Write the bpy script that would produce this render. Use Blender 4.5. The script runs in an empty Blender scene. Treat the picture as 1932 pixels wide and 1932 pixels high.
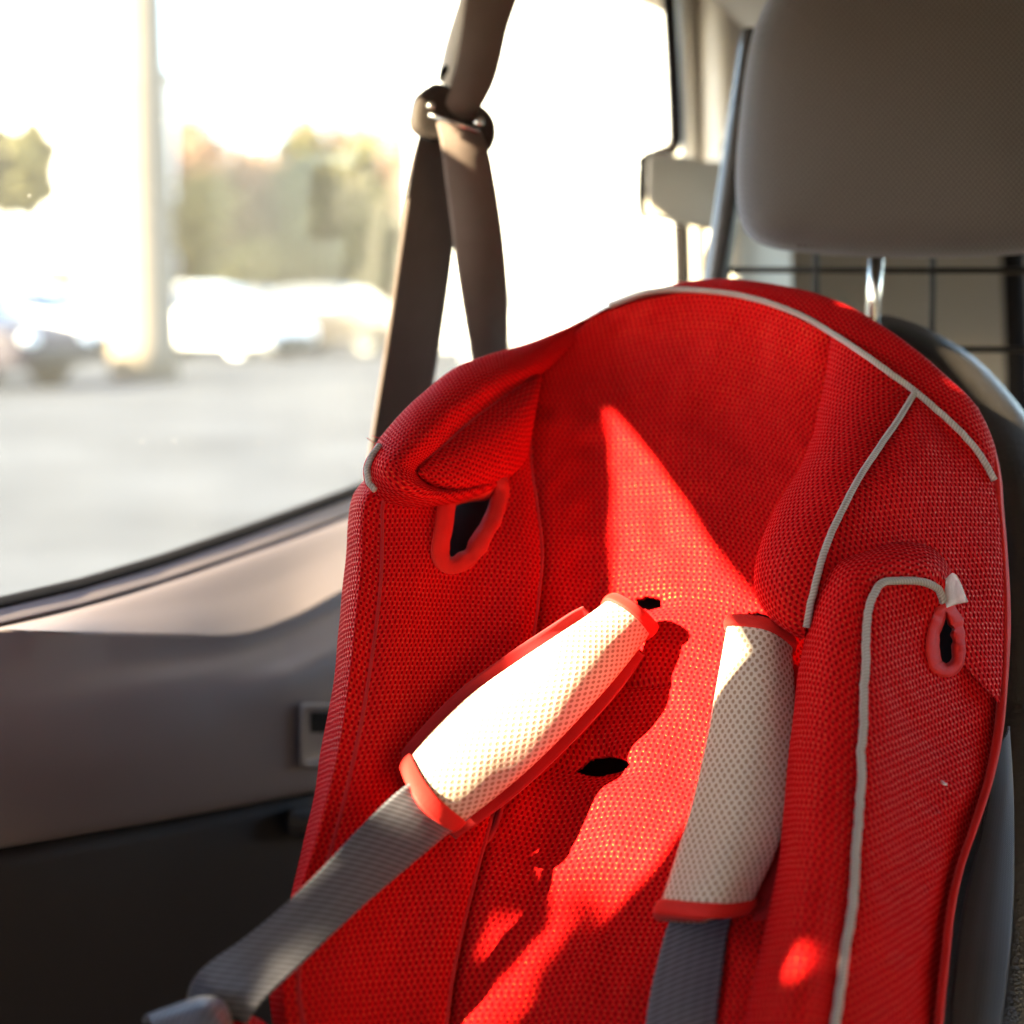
import bpy, bmesh, math, random
import numpy as np
from mathutils import Vector
from mathutils.geometry import tessellate_polygon
random.seed(7); rng = np.random.default_rng(7)
S = bpy.context.scene
COL = S.collection
rad = math.radians

# ------------------------------------------------------------------ camera, sky, sun, exposure
PITCH = rad(7.5); CAMP = np.array([0, 0, 1.15]); KF = .32
cd = bpy.data.cameras.new('camera'); cam = bpy.data.objects.new('camera', cd); COL.objects.link(cam)
cam.location = CAMP; cam.rotation_euler = (math.pi/2 - PITCH, 0, 0)
cd.sensor_width = 36; cd.lens = 18/KF; cd.clip_start = .02; cd.clip_end = 2000
cd.dof.use_dof = True; cd.dof.focus_distance = .995; cd.dof.aperture_fstop = 3.7
S.camera = cam
SUN = np.array([.75, .45, -.46]); SUN = SUN/np.linalg.norm(SUN)
w = bpy.data.worlds.new('World'); S.world = w; w.use_nodes = True
nt = w.node_tree; bg = nt.nodes['Background']
sky = nt.nodes.new('ShaderNodeTexSky'); sky.sky_type = 'NISHITA'; sky.sun_disc = False
sky.sun_elevation = math.asin(-SUN[2]); sky.sun_rotation = math.atan2(-SUN[0], -SUN[1])
sky.air_density = 1.0; sky.dust_density = 1.0; sky.ozone_density = 1.0
nt.links.new(sky.outputs[0], bg.inputs[0]); bg.inputs[1].default_value = .10
sd = bpy.data.lights.new('sun', 'SUN'); sun = bpy.data.objects.new('sun', sd); COL.objects.link(sun)
sd.energy = 5.0; sd.angle = rad(.6); sd.color = (1, .84, .54)
sun.rotation_euler = Vector(SUN).to_track_quat('-Z', 'Y').to_euler()
S.view_settings.view_transform = 'Standard'; S.view_settings.look = 'None'
S.view_settings.exposure = 3.75; S.view_settings.gamma = 1; S.view_settings.use_curve_mapping = False
S.cycles.max_bounces = 10; S.cycles.diffuse_bounces = 6; S.cycles.transparent_max_bounces = 16
S.cycles.sample_clamp_indirect = 4; S.cycles.sample_clamp_direct = 0
S.cycles.use_denoising = True; S.cycles.caustics_reflective = False; S.cycles.caustics_refractive = False

# ------------------------------------------------------------------ coordinates
FW = np.array([0, math.cos(PITCH), -math.sin(PITCH)]); UPV = np.array([0, math.sin(PITCH), math.cos(PITCH)]); RTV = np.array([1., 0, 0])
def P(x, y, d):
    return CAMP + FW*d + RTV*((x-966)/966*KF*d) + UPV*((966-y)/966*KF*d)
def PX(pts):
    q = np.asarray(pts) - CAMP; d = q @ FW
    return np.stack([966 + (q @ RTV)/d/KF*966, 966 - (q @ UPV)/d/KF*966], -1)
AY = rad(25); RR = np.array([math.sin(AY), math.cos(AY), 0]); LL = np.array([math.cos(AY), -math.sin(AY), 0]); W0 = np.array([-.167, 1.6, 0])
def CF(s, t, z): return W0 + RR*s + LL*t + np.array([0, 0, z])     # car frame: rearward, inward from the side wall, up
def C3(l): return np.array([P(*q) for q in l])
def dc(x, y): return 1.04 - .00026*(y-1200) - .00012*(x-1250) - ((x-1250)/300)**2*.010
def G(x, y):                                                       # point on the ground seen at a height in view
    e = (y-966)/966*KF; dirv = FW - UPV*e + RTV*((x-966)/966*KF)
    return CAMP + dirv*(CAMP[2]/-dirv[2])

# ------------------------------------------------------------------ mesh helpers
def crom(p, n_per=12):
    p = np.asarray(p, float)
    if len(p) == 2: return np.linspace(p[0], p[1], n_per+1)
    q = np.vstack([2*p[0]-p[1], p, 2*p[-1]-p[-2]]); out = []
    for i in range(len(p)-1):
        a, b, c, d = q[i:i+4]
        t0 = 0; t1 = t0+max(np.linalg.norm(b-a), 1e-6)**.5; t2 = t1+max(np.linalg.norm(c-b), 1e-6)**.5; t3 = t2+max(np.linalg.norm(d-c), 1e-6)**.5
        t = np.linspace(t1, t2, n_per, endpoint=False)[:, None]
        A1 = (t1-t)/(t1-t0)*a+(t-t0)/(t1-t0)*b; A2 = (t2-t)/(t2-t1)*b+(t-t1)/(t2-t1)*c; A3 = (t3-t)/(t3-t2)*c+(t-t2)/(t3-t2)*d
        B1 = (t2-t)/(t2-t0)*A1+(t-t0)/(t2-t0)*A2; B2 = (t3-t)/(t3-t1)*A2+(t-t1)/(t3-t1)*A3
        out.append((t2-t)/(t2-t1)*B1+(t-t1)/(t2-t1)*B2)
    return np.vstack(out+[p[-1:]])
def resamp(p, n):
    l = np.r_[0, np.cumsum(np.linalg.norm(np.diff(p, axis=0), axis=1))]
    if l[-1] < 1e-9: return np.repeat(p[:1], n, 0)
    t = np.linspace(0, l[-1], n)
    return np.stack([np.interp(t, l, p[:, k]) for k in range(p.shape[1])], -1)
def curve(l, n): return resamp(crom(C3(l)), n)
def smoothnoise(n, m, k, seed):
    r = np.random.default_rng(seed); a = r.normal(size=(k[0]+1, k[1]+1))
    y = np.linspace(0, k[0], n); x = np.linspace(0, k[1], m)
    def sm(t): return t*t*(3-2*t)
    yi = np.minimum(y.astype(int), k[0]-1); xi = np.minimum(x.astype(int), k[1]-1); fy = sm(y-yi)[:, None]; fx = sm(x-xi)[None]
    return (a[yi][:, xi]*(1-fy)*(1-fx)+a[yi+1][:, xi]*fy*(1-fx)+a[yi][:, xi+1]*(1-fy)*fx+a[yi+1][:, xi+1]*fy*fx)
def normals(g):
    du = np.gradient(g, axis=0); dv = np.gradient(g, axis=1); n = np.cross(du, dv)
    return n/np.maximum(np.linalg.norm(n, axis=-1, keepdims=True), 1e-12)
def flip_to_cam(g):
    n = normals(g); m = ((CAMP-g)*n).sum(-1)
    return n if np.median(m) > 0 else -n
def loft(curves, nu, nv, puff=0., pe=2.6, wr=0., seed=1, puffu=False):
    cs = [curve(c, nu) if not isinstance(c, np.ndarray) else resamp(c, nu) for c in curves]
    A = np.stack(cs, 1)
    g = np.stack([resamp(crom(A[i], 10), nv) for i in range(nu)])
    n = flip_to_cam(g)
    if puff:
        v = np.linspace(-1, 1, nv)[None, :, None]; h = 1-np.abs(v)**pe
        if puffu: h = h*(1-np.abs(np.linspace(-1, 1, nu))**8)[:, None, None]
        g = g + n*puff*h
    if wr:
        tp = (1-np.abs(np.linspace(-1, 1, nv))**6)[None]*(1-np.abs(np.linspace(-1, 1, nu))**12)[:, None]
        g = g + n*(wr*tp*(smoothnoise(nu, nv, (max(3, nu//46), max(2, nv//40)), seed)+.3*smoothnoise(nu, nv, (max(3, nu//20), max(2, nv//18)), seed+50)))[..., None]
    return g
def newobj(name, me, mat, parent):
    o = bpy.data.objects.new(name, me); COL.objects.link(o)
    if mat: me.materials.append(mat)
    if parent: o.parent = parent
    return o
def grid_obj(name, g, mat, parent=None, hole=None, thick=0., closed=False, smooth=True, planar=False):
    nu, nv = g.shape[:2]; verts = g.reshape(-1, 3)
    idx = np.arange(nu*nv).reshape(nu, nv)
    if closed: idx = np.concatenate([idx, idx[:, :1]], 1)
    f = np.stack([idx[:-1, :-1], idx[1:, :-1], idx[1:, 1:], idx[:-1, 1:]], -1).reshape(-1, 4)
    n = normals(g); want = flip_to_cam(g)
    if not closed and (n*want).sum() < 0: f = f[:, ::-1]
    if hole is not None:
        c = PX(verts[f].mean(1)); keep = np.ones(len(f), bool)
        for h in (hole if isinstance(hole[0][0], (list, tuple)) else [hole]): keep &= ~inpoly(c, h)
        f = f[keep]
    # cloth coordinates in metres
    dv = np.linalg.norm(np.diff(g, axis=1), axis=-1); v = np.concatenate([np.zeros((nu, 1)), np.cumsum(dv, 1)], 1); v = v - v[:, nv//2:nv//2+1]
    du = np.linalg.norm(np.diff(g, axis=0), axis=-1); du = .85*du.mean(1, keepdims=True)+.15*du; u = np.concatenate([np.zeros((1, nv)), np.cumsum(du, 0)], 0); u = u - u[nu//2:nu//2+1]
    uv = np.stack([v, u], -1).reshape(-1, 2)
    if planar:                                                     # flat panels: cloth laid on the panel's own plane
        nn = want.reshape(-1, 3).mean(0); nn /= np.linalg.norm(nn); ax = np.array([0, 0, 1.])-nn*nn[2]; ax /= np.linalg.norm(ax); uv = np.stack([verts @ np.cross(ax, nn), verts @ ax], -1)
    me = bpy.data.meshes.new(name); me.from_pydata(verts.tolist(), [], f.tolist())
    ul = me.uv_layers.new(name='cloth'); li = np.zeros(len(me.loops), int); me.loops.foreach_get('vertex_index', li)
    ul.data.foreach_set('uv', uv[li].astype(np.float32).ravel())
    if smooth: me.polygons.foreach_set('use_smooth', [True]*len(me.polygons))
    o = newobj(name, me, mat, parent)
    if thick:
        m = o.modifiers.new('thickness', 'SOLIDIFY'); m.thickness = thick; m.offset = -1
    return o
def inpoly(c, poly):
    p = np.asarray(poly, float); r = np.zeros(len(c), bool); j = len(p)-1
    for i in range(len(p)):
        a, b = p[i], p[j]
        hit = ((a[1] > c[:, 1]) != (b[1] > c[:, 1])) & (c[:, 0] < (b[0]-a[0])*(c[:, 1]-a[1])/((b[1]-a[1]) or 1e-9)+a[0])
        r ^= hit; j = i
    return r
def surf_depth(gs, x, y):                                          # depth of a modelled surface along a sight line
    best = None
    for g in gs:
        v = g.reshape(-1, 3); q = PX(v); d2 = ((q-np.array([x, y]))**2).sum(1); k = np.argsort(d2)[:6]
        dd = ((v[k]-CAMP) @ FW); ww = 1/(d2[k]+1)
        dep = dd[d2[k] < d2[k[0]]+60].min()
        if best is None or d2[k[0]] < best[0]-150 or (d2[k[0]] < best[0]+150 and dep < best[1]): best = (d2[k[0]], dep)
    return best[1]
def tube(path, r, ns=10, flat=1., closed=False, upv=None, caps=True):
    p = np.asarray(path); n = len(p)
    t = np.gradient(p, axis=0) if not closed else np.roll(p, -1, 0)-np.roll(p, 1, 0)
    t = t/np.linalg.norm(t, axis=1, keepdims=True)
    if upv is None: up = (CAMP-p)
    else: up = np.broadcast_to(np.asarray(upv, float), p.shape)
    up = up-(up*t).sum(1, keepdims=True)*t; up = up/np.linalg.norm(up, axis=1, keepdims=True)
    sd_ = np.cross(t, up); rr = np.broadcast_to(np.asarray(r, float), (n,))
    a = np.linspace(0, 2*math.pi, ns, endpoint=False)
    g = p[:, None]+rr[:, None, None]*(np.cos(a)[None, :, None]*sd_[:, None]+flat*np.sin(a)[None, :, None]*up[:, None])
    return g
def tube_obj(name, path, r, mat, parent=None, ns=10, flat=1., closed=False, upv=None):
    g = tube(path, r, ns, flat, closed, upv)
    nu = len(g); idx = np.arange(nu*ns).reshape(nu, ns); idx = np.concatenate([idx, idx[:, :1]], 1)
    if closed: idx = np.concatenate([idx, idx[:1]], 0)
    f = np.stack([idx[:-1, :-1], idx[:-1, 1:], idx[1:, 1:], idx[1:, :-1]], -1).reshape(-1, 4)
    me = bpy.data.meshes.new(name); faces = f.tolist()
    if not closed: faces += [list(range(ns))[::-1], [(nu-1)*ns+k for k in range(ns)]]
    me.from_pydata(g.reshape(-1, 3).tolist(), [], faces)
    l = np.r_[0, np.cumsum(np.linalg.norm(np.diff(np.asarray(path), axis=0), axis=1))]
    if closed: l = np.r_[l, l[-1]+np.linalg.norm(path[-1]-path[0])]
    ul = me.uv_layers.new(name='cloth'); k = 0
    rr = float(np.mean(r)); uv = []
    for a_ in range(len(idx)-1):
        for b_ in range(ns):
            uv += [(b_*rr*6.28/ns, l[a_]), ((b_+1)*rr*6.28/ns, l[a_]), ((b_+1)*rr*6.28/ns, l[a_+1]), (b_*rr*6.28/ns, l[a_+1])]
    uv += [(0, 0)]*(len(me.loops)-len(uv)); ul.data.foreach_set('uv', np.array(uv, np.float32).ravel())
    me.polygons.foreach_set('use_smooth', [True]*len(me.polygons))
    bm = bmesh.new(); bm.from_mesh(me); bmesh.ops.recalc_face_normals(bm, faces=bm.faces); bm.to_mesh(me); bm.free()
    return newobj(name, me, mat, parent)
class MB:                                                          # collects boxes and polygons into one mesh
    def __init__(s): s.v = []; s.f = []
    def box(s, c0, c1, fr=None):
        k = len(s.v)
        for z in (c0[2], c1[2]):
            for x, y in ((c0[0], c0[1]), (c1[0], c0[1]), (c1[0], c1[1]), (c0[0], c1[1])): s.v.append(fr(x, y, z) if fr else (x, y, z))
        s.f += [[k+i for i in q] for q in ((3, 2, 1, 0), (4, 5, 6, 7), (0, 1, 5, 4), (1, 2, 6, 5), (2, 3, 7, 6), (3, 0, 4, 7))]; return s
    def slab(s, outer, holes, fr, t0, t1):                         # flat plate with openings; fr(a, b, t)
        loops = [outer]+holes; flat = [q for l in loops for q in l]
        tris = tessellate_polygon([[Vector((q[0], q[1], 0)) for q in l] for l in loops])
        k = len(s.v); n = len(flat)
        for t in (t0, t1): s.v += [fr(q[0], q[1], t) for q in flat]
        for t in tris: s.f += [[k+i for i in t], [k+n+i for i in t[::-1]]]
        o = k
        for l in loops:
            m = len(l)
            for i in range(m): s.f.append([o+i, o+(i+1) % m, o+n+(i+1) % m, o+n+i])
            o += m
        return s
    def ring_loft(s, rings, cap=True):
        k = len(s.v); m = len(rings[0])
        for r in rings: s.v += [tuple(q) for q in r]
        for a in range(len(rings)-1):
            for b in range(m): s.f.append([k+a*m+b, k+a*m+(b+1) % m, k+(a+1)*m+(b+1) % m, k+(a+1)*m+b])
        if cap: s.f += [[k+i for i in range(m)][::-1], [k+(len(rings)-1)*m+i for i in range(m)]]
        return s
    def build(s, name, mat, parent=None, smooth=False, bevel=0., seg=2, subsurf=0):
        me = bpy.data.meshes.new(name); me.from_pydata([tuple(map(float, q)) for q in s.v], [], s.f)
        bm = bmesh.new(); bm.from_mesh(me); bmesh.ops.recalc_face_normals(bm, faces=bm.faces)
        uvl = bm.loops.layers.uv.new('cloth')
        for f in bm.faces:
            n = f.normal; ax = Vector((0, 0, 1)) if abs(n.z) < .9 else Vector((1, 0, 0)); u = n.cross(ax).normalized(); vv = n.cross(u)
            for lo in f.loops: lo[uvl].uv = (lo.vert.co.dot(u), lo.vert.co.dot(vv))
        bm.to_mesh(me); bm.free()
        if smooth: me.polygons.foreach_set('use_smooth', [True]*len(me.polygons))
        o = newobj(name, me, mat, parent)
        if bevel:
            b = o.modifiers.new('edges', 'BEVEL'); b.width = bevel; b.segments = seg; b.limit_method = 'ANGLE'
        if subsurf:
            b = o.modifiers.new('round', 'SUBSURF'); b.levels = b.render_levels = subsurf
        return o
def empty(name, loc, label, cat, group=None):
    o = bpy.data.objects.new(name, None); COL.objects.link(o); o['label'] = label; o['category'] = cat; o.empty_display_size = .05
    if group: o['group'] = group
    return o

# ------------------------------------------------------------------ materials
class N:
    def __init__(s, name):
        s.m = bpy.data.materials.new(name); s.m.use_nodes = True; s.t = s.m.node_tree; s.b = s.t.nodes['Principled BSDF']; s.out = s.t.nodes['Material Output']
    def n(s, typ, **k):
        q = s.t.nodes.new(typ)
        for a, v in k.items(): setattr(q, a, v)
        return q
    def l(s, a, b): s.t.links.new(a, b)
    def math(s, op, a, b=None, c=None):
        q = s.n('ShaderNodeMath', operation=op)
        for i, v in enumerate((a, b, c)):
            if v is None: continue
            if isinstance(v, (int, float)): q.inputs[i].default_value = v
            else: s.l(v, q.inputs[i])
        return q.outputs[0]
    def mix(s, f, a, b):
        q = s.n('ShaderNodeMix', data_type='RGBA')
        for i, v in ((0, f), (6, a), (7, b)):
            if isinstance(v, (int, float)): q.inputs[i].default_value = v
            elif isinstance(v, tuple): q.inputs[i].default_value = (*v, 1)
            else: s.l(v, q.inputs[i])
        return q.outputs[2]
    def noise(s, scale, det=3, vec=None, rough=.5):
        q = s.n('ShaderNodeTexNoise'); q.inputs['Scale'].default_value = scale; q.inputs['Detail'].default_value = det; q.inputs['Roughness'].default_value = rough
        if vec is not None: s.l(vec, q.inputs['Vector'])
        return q.outputs['Fac']
    def geo(s): return s.n('ShaderNodeNewGeometry').outputs['Position']
    def set(s, **k):
        for a, v in k.items():
            q = s.b.inputs[a.replace('_', ' ')]
            if isinstance(v, tuple): q.default_value = (*v, 1) if len(v) == 3 else v
            elif isinstance(v, (int, float)): q.default_value = v
            else: s.l(v, q)
        return s
    def bump(s, h, strength=.5, dist=.001):
        q = s.n('ShaderNodeBump'); q.inputs['Strength'].default_value = strength; q.inputs['Distance'].default_value = dist
        s.l(h, q.inputs['Height']); s.l(q.outputs[0], s.b.inputs['Normal']); return s
def mesh_cloth(name, col, under, pu=.0040, pv=.0070, r0=.15, r1=.27, sheen=.03, sheen_tint=(.9, .3, .45), stint=(1, .74, .14), rough=.55, spec=.02, ks=(1., 1.), glint=.3, knot=1.):
    k = N(name); uv = k.n('ShaderNodeUVMap', uv_map='cloth').outputs[0]
    wob = k.n('ShaderNodeTexNoise'); wob.inputs['Scale'].default_value = 90; k.l(uv, wob.inputs['Vector'])
    sep = k.n('ShaderNodeSeparateXYZ'); k.l(uv, sep.inputs[0])
    wn = k.math('MULTIPLY', k.math('SUBTRACT', wob.outputs['Fac'], .5), .3)
    a = k.math('ADD', k.math('DIVIDE', sep.outputs[0], pu), wn); b = k.math('ADD', k.math('DIVIDE', sep.outputs[1], pv), wn)
    def cell(off):
        x = k.math('SUBTRACT', k.math('FRACT', k.math('ADD', a, off)), .5); y = k.math('SUBTRACT', k.math('FRACT', k.math('ADD', b, off)), .5)
        x = k.math('MULTIPLY', x, ks[0]); y = k.math('MULTIPLY', y, ks[1])
        return k.math('SQRT', k.math('ADD', k.math('MULTIPLY', x, x), k.math('MULTIPLY', y, y)))
    d = k.math('MINIMUM', cell(0.), cell(.5))
    mr = k.n('ShaderNodeMapRange', interpolation_type='SMOOTHSTEP'); k.l(d, mr.inputs[0]); mr.inputs[1].default_value = r0; mr.inputs[2].default_value = r1
    top = mr.outputs[0]                                            # 0 in a hole of the mesh, 1 on the yarn
    # glossy knots of yarn between the holes, each a little different
    xk = k.math('SUBTRACT', k.math('FRACT', k.math('ADD', a, .5)), .5); bk = k.math('ADD', k.math('MULTIPLY', b, 2.), .5); yk = k.math('MULTIPLY', k.math('SUBTRACT', k.math('FRACT', k.math('ADD', bk, .5)), .5), .6)
    rn = k.n('ShaderNodeTexWhiteNoise', noise_dimensions='2D'); cv = k.n('ShaderNodeCombineXYZ'); k.l(k.math('FLOOR', k.math('ADD', a, 0.)), cv.inputs[0]); k.l(k.math('FLOOR', bk), cv.inputs[1]); k.l(cv.outputs[0], rn.inputs['Vector'])
    dk_ = k.math('SQRT', k.math('ADD', k.math('MULTIPLY', xk, xk), k.math('MULTIPLY', yk, yk)))
    km = k.n('ShaderNodeMapRange', interpolation_type='SMOOTHSTEP'); k.l(dk_, km.inputs[0]); km.inputs[1].default_value = .225; km.inputs[2].default_value = .07
    kn = k.math('MULTIPLY', k.math('MULTIPLY', km.outputs[0], k.math('ADD', k.math('MULTIPLY', rn.outputs['Value'], .75), .25)), knot)
    th = k.n('ShaderNodeTexNoise'); th.inputs['Scale'].default_value = 1500; th.inputs['Detail'].default_value = 2; k.l(uv, th.inputs['Vector'])
    big = k.noise(14, 3, k.geo())
    dk = tuple(c*.82 for c in col)
    c1 = k.mix(k.math('MULTIPLY', k.math('ADD', th.outputs['Fac'], big), .5), dk, tuple(min(1, c*1.12) for c in col))
    k.set(Base_Color=k.mix(top, under, c1), Roughness=k.math('SUBTRACT', k.math('SUBTRACT', rough+.2, k.math('MULTIPLY', th.outputs['Fac'], glint)), k.math('MULTIPLY', kn, .12)), Sheen_Weight=k.math('MULTIPLY', top, sheen), Sheen_Tint=sheen_tint, Sheen_Roughness=.45, Specular_Tint=stint, Specular_IOR_Level=k.math('MULTIPLY', top, k.math('ADD', kn, spec)), IOR=k.math('ADD', 1.45, k.math('MULTIPLY', kn, .15)))
    h = k.math('ADD', top, k.math('MULTIPLY', th.outputs['Fac'], .5))
    k.bump(h, .5, .0009); return k.m
def cloth(name, col, rough=.75, sheen=.3, scale=900, amt=.0004, spec=.3, var=.25):
    k = N(name); uv = k.n('ShaderNodeUVMap', uv_map='cloth').outputs[0]; f = k.noise(scale, 2, uv); g = k.noise(40, 3, k.geo())
    k.set(Base_Color=k.mix(k.math('MULTIPLY', k.math('ADD', f, g), .5), tuple(c*(1-var) for c in col), tuple(min(1, c*(1+var)) for c in col)), Roughness=rough, Sheen_Weight=sheen, Specular_IOR_Level=spec)
    k.bump(f, .5, amt); return k.m
def webbing(name, col, rib=.0011, rough=.5, strip=0., spec=.5, sheen=.2, contrast=.35):
    k = N(name); uv = k.n('ShaderNodeUVMap', uv_map='cloth').outputs[0]; sep = k.n('ShaderNodeSeparateXYZ'); k.l(uv, sep.inputs[0])
    x, y = sep.outputs[0], sep.outputs[1]
    tw = k.math('SINE', k.math('MULTIPLY', k.math('ADD', y, k.math('MULTIPLY', x, .45)), 6.283/rib))
    tx = k.math('SINE', k.math('MULTIPLY', x, 6.283/(rib*1.7)))
    h = k.math('ADD', k.math('MULTIPLY', tw, .5), k.math('MULTIPLY', tx, .10))
    band = k.math('SINE', k.math('MULTIPLY', x, 6.283/.0125)) if strip else 0.
    f = k.math('ADD', k.math('MULTIPLY', h, contrast), .5)
    if strip: f = k.math('ADD', f, k.math('MULTIPLY', band, strip))
    f = k.math('ADD', f, k.math('MULTIPLY', k.math('SUBTRACT', k.noise(60, 3, k.geo()), .5), .3))
    k.set(Base_Color=k.mix(f, tuple(c*.55 for c in col), tuple(c*1.35 for c in col)), Roughness=rough, Sheen_Weight=sheen, Specular_IOR_Level=spec)
    k.bump(h, .5, .0004); return k.m
def plastic(name, col, rough=.45, spec=.4, grain=700, amt=.0002, var=.1, nscale=5):
    k = N(name); p = k.geo(); g = k.noise(grain, 2, p); v = k.noise(nscale, 4, p)
    k.set(Base_Color=k.mix(v, tuple(c*(1-var) for c in col), tuple(min(1, c*(1+var)) for c in col)), Roughness=k.math('ADD', rough-.05, k.math('MULTIPLY', v, .1)), Specular_IOR_Level=spec)
    k.bump(g, .4, amt); return k.m
def metal(name, col, rough):
    k = N(name); v = k.noise(200, 3, k.geo()); k.set(Base_Color=k.mix(v, tuple(c*.75 for c in col), col), Metallic=1, Roughness=k.math('ADD', rough-.06, k.math('MULTIPLY', v, .14))); return k.m
def plain(name, col, rough=.8, scale=2., var=.25, spec=.3, metallic=0.):
    k = N(name); v = k.noise(scale, 5, k.geo()); k.set(Base_Color=k.mix(v, tuple(c*(1-var) for c in col), tuple(min(1, c*(1+var)) for c in col)), Roughness=rough, Specular_IOR_Level=spec, Metallic=metallic); return k.m
M = {}
M['red'] = mesh_cloth('red_spacer_mesh', (.62, .0088, .0104), (.24, .0030, .0044))
M['red_coarse'] = mesh_cloth('red_spacer_mesh_coarse', (.62, .0088, .0104), (.24, .0030, .0044), pu=.0044, pv=.0074)
M['cream'] = mesh_cloth('cream_spacer_mesh', (.66, .56, .46), (.36, .24, .17), pu=.0048, pv=.0066, r0=.17, r1=.28, knot=0., spec=.3, sheen=.15, sheen_tint=(1, 1, 1), stint=(1, 1, 1))
M['bind'] = cloth('red_binding', (.60, .017, .012), .65, .05, spec=.2)
M['redback'] = cloth('red_lining', (.42, .008, .010), .8, .1)
M['pipe'] = webbing('grey_piping_cord', (.42, .37, .34), .0022, .7, 0, .2, .2, .5)
M['strap'] = webbing('grey_harness_webbing', (.100, .098, .120), .0038, .45, .02, .4, .08, 1.1)
M['belt'] = webbing('brown_belt_webbing', (.140, .102, .090), .0014, .6, 0, .15, .05)
M['blackstrap'] = webbing('dark_grey_webbing', (.022, .022, .026), .0016, .5, .2)
M['shell'] = plastic('black_shell_plastic', (.012, .010, .010), .4)
M['trim'] = plastic('grey_trim_plastic', (.195, .152, .149), .5, .35, 900, .0002, .06)
M['trimlow'] = plastic('dark_lower_trim', (.020, .014, .013), .6, .3)
M['pillar'] = plastic('beige_pillar_trim', (.58, .54, .48), .5, .35)
M['rear'] = plastic('tailgate_trim', (.36, .31, .26), .6, .3)
M['seal'] = plastic('black_rubber_seal', (.008, .006, .006), .8, .12)
M['roof'] = cloth('grey_headliner', (.36, .33, .30), .95, .1)
M['ring'] = plastic('dark_belt_guide_plastic', (.040, .030, .027), .65, .2)
M['sleeve'] = plastic('pale_belt_sleeve', (.66, .62, .58), .35, .5)
M['chrome'] = metal('polished_steel', (.85, .83, .8), .2)
M['wire'] = plastic('dark_wire_coating', (.022, .018, .016), .55, .2)
M['tubem'] = plastic('dark_tube_lacquer', (.05, .045, .045), .28, .6)
M['tag'] = cloth('white_care_tag', (.75, .70, .68), .6, .1)
k = N('woven_headrest_cloth'); uv = k.n('ShaderNodeUVMap', uv_map='cloth').outputs[0]; sep = k.n('ShaderNodeSeparateXYZ'); k.l(uv, sep.inputs[0])
a = k.math('SINE', k.math('MULTIPLY', sep.outputs[0], 6.283/.0044)); b = k.math('SINE', k.math('MULTIPLY', sep.outputs[1], 6.283/.0050)); h = k.math('MULTIPLY', a, b)
f = k.math('ADD', k.math('MULTIPLY', h, .42), .5); f = k.math('ADD', f, k.math('MULTIPLY', k.math('SUBTRACT', k.noise(700, 2, uv), .5), .5))
k.set(Base_Color=k.mix(f, (.034, .029, .0275), (.170, .146, .136)), Roughness=.85, Sheen_Weight=.45, Sheen_Tint=(.8, .85, 1), Specular_IOR_Level=.2); k.bump(h, .6, .0008); M['woven'] = k.m
k = N('black_grained_leather'); p = k.geo(); vo = k.n('ShaderNodeTexVoronoi'); vo.inputs['Scale'].default_value = 420; k.l(p, vo.inputs['Vector']); g2 = k.noise(160, 3, p)
k.set(Base_Color=k.mix(g2, (.018, .015, .014), (.036, .031, .028)), Roughness=.33, Specular_IOR_Level=1.); k.bump(k.math('ADD', vo.outputs['Distance'], k.math('MULTIPLY', g2, .7)), .45, .0008); M['leather'] = k.m
# window glass: clear, faintly reflecting, with dust specks and dried drops
k = N('dusty_window_glass'); p = k.geo(); tr = k.n('ShaderNodeBsdfTransparent'); tr.inputs[0].default_value = (.93, .95, .94, 1)
gl = k.n('ShaderNodeBsdfGlossy'); gl.inputs['Roughness'].default_value = .02; df = k.n('ShaderNodeBsdfTranslucent'); df.inputs[0].default_value = (.8, .78, .74, 1)
vo = k.n('ShaderNodeTexVoronoi'); vo.inputs['Scale'].default_value = 55; k.l(p, vo.inputs['Vector'])
spk = k.math('MULTIPLY', k.math('LESS_THAN', vo.outputs['Distance'], .06), k.math('GREATER_THAN', k.noise(9, 2, p), .55))
dust = k.math('ADD', k.math('MULTIPLY', spk, .16), k.math('MULTIPLY', k.math('ADD', k.math('MULTIPLY', k.noise(6, 5, p), .014), .006), 1.))
fr = k.n('ShaderNodeLayerWeight'); fr.inputs[0].default_value = .12
m1 = k.n('ShaderNodeMixShader'); k.l(k.math('MULTIPLY', fr.outputs['Fresnel'], .2), m1.inputs[0]); k.l(tr.outputs[0], m1.inputs[1]); k.l(gl.outputs[0], m1.inputs[2])
m2 = k.n('ShaderNodeMixShader'); k.l(dust, m2.inputs[0]); k.l(m1.outputs[0], m2.inputs[1]); k.l(df.outputs[0], m2.inputs[2]); k.l(m2.outputs[0], k.out.inputs[0]); M['glass'] = k.m

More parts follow.
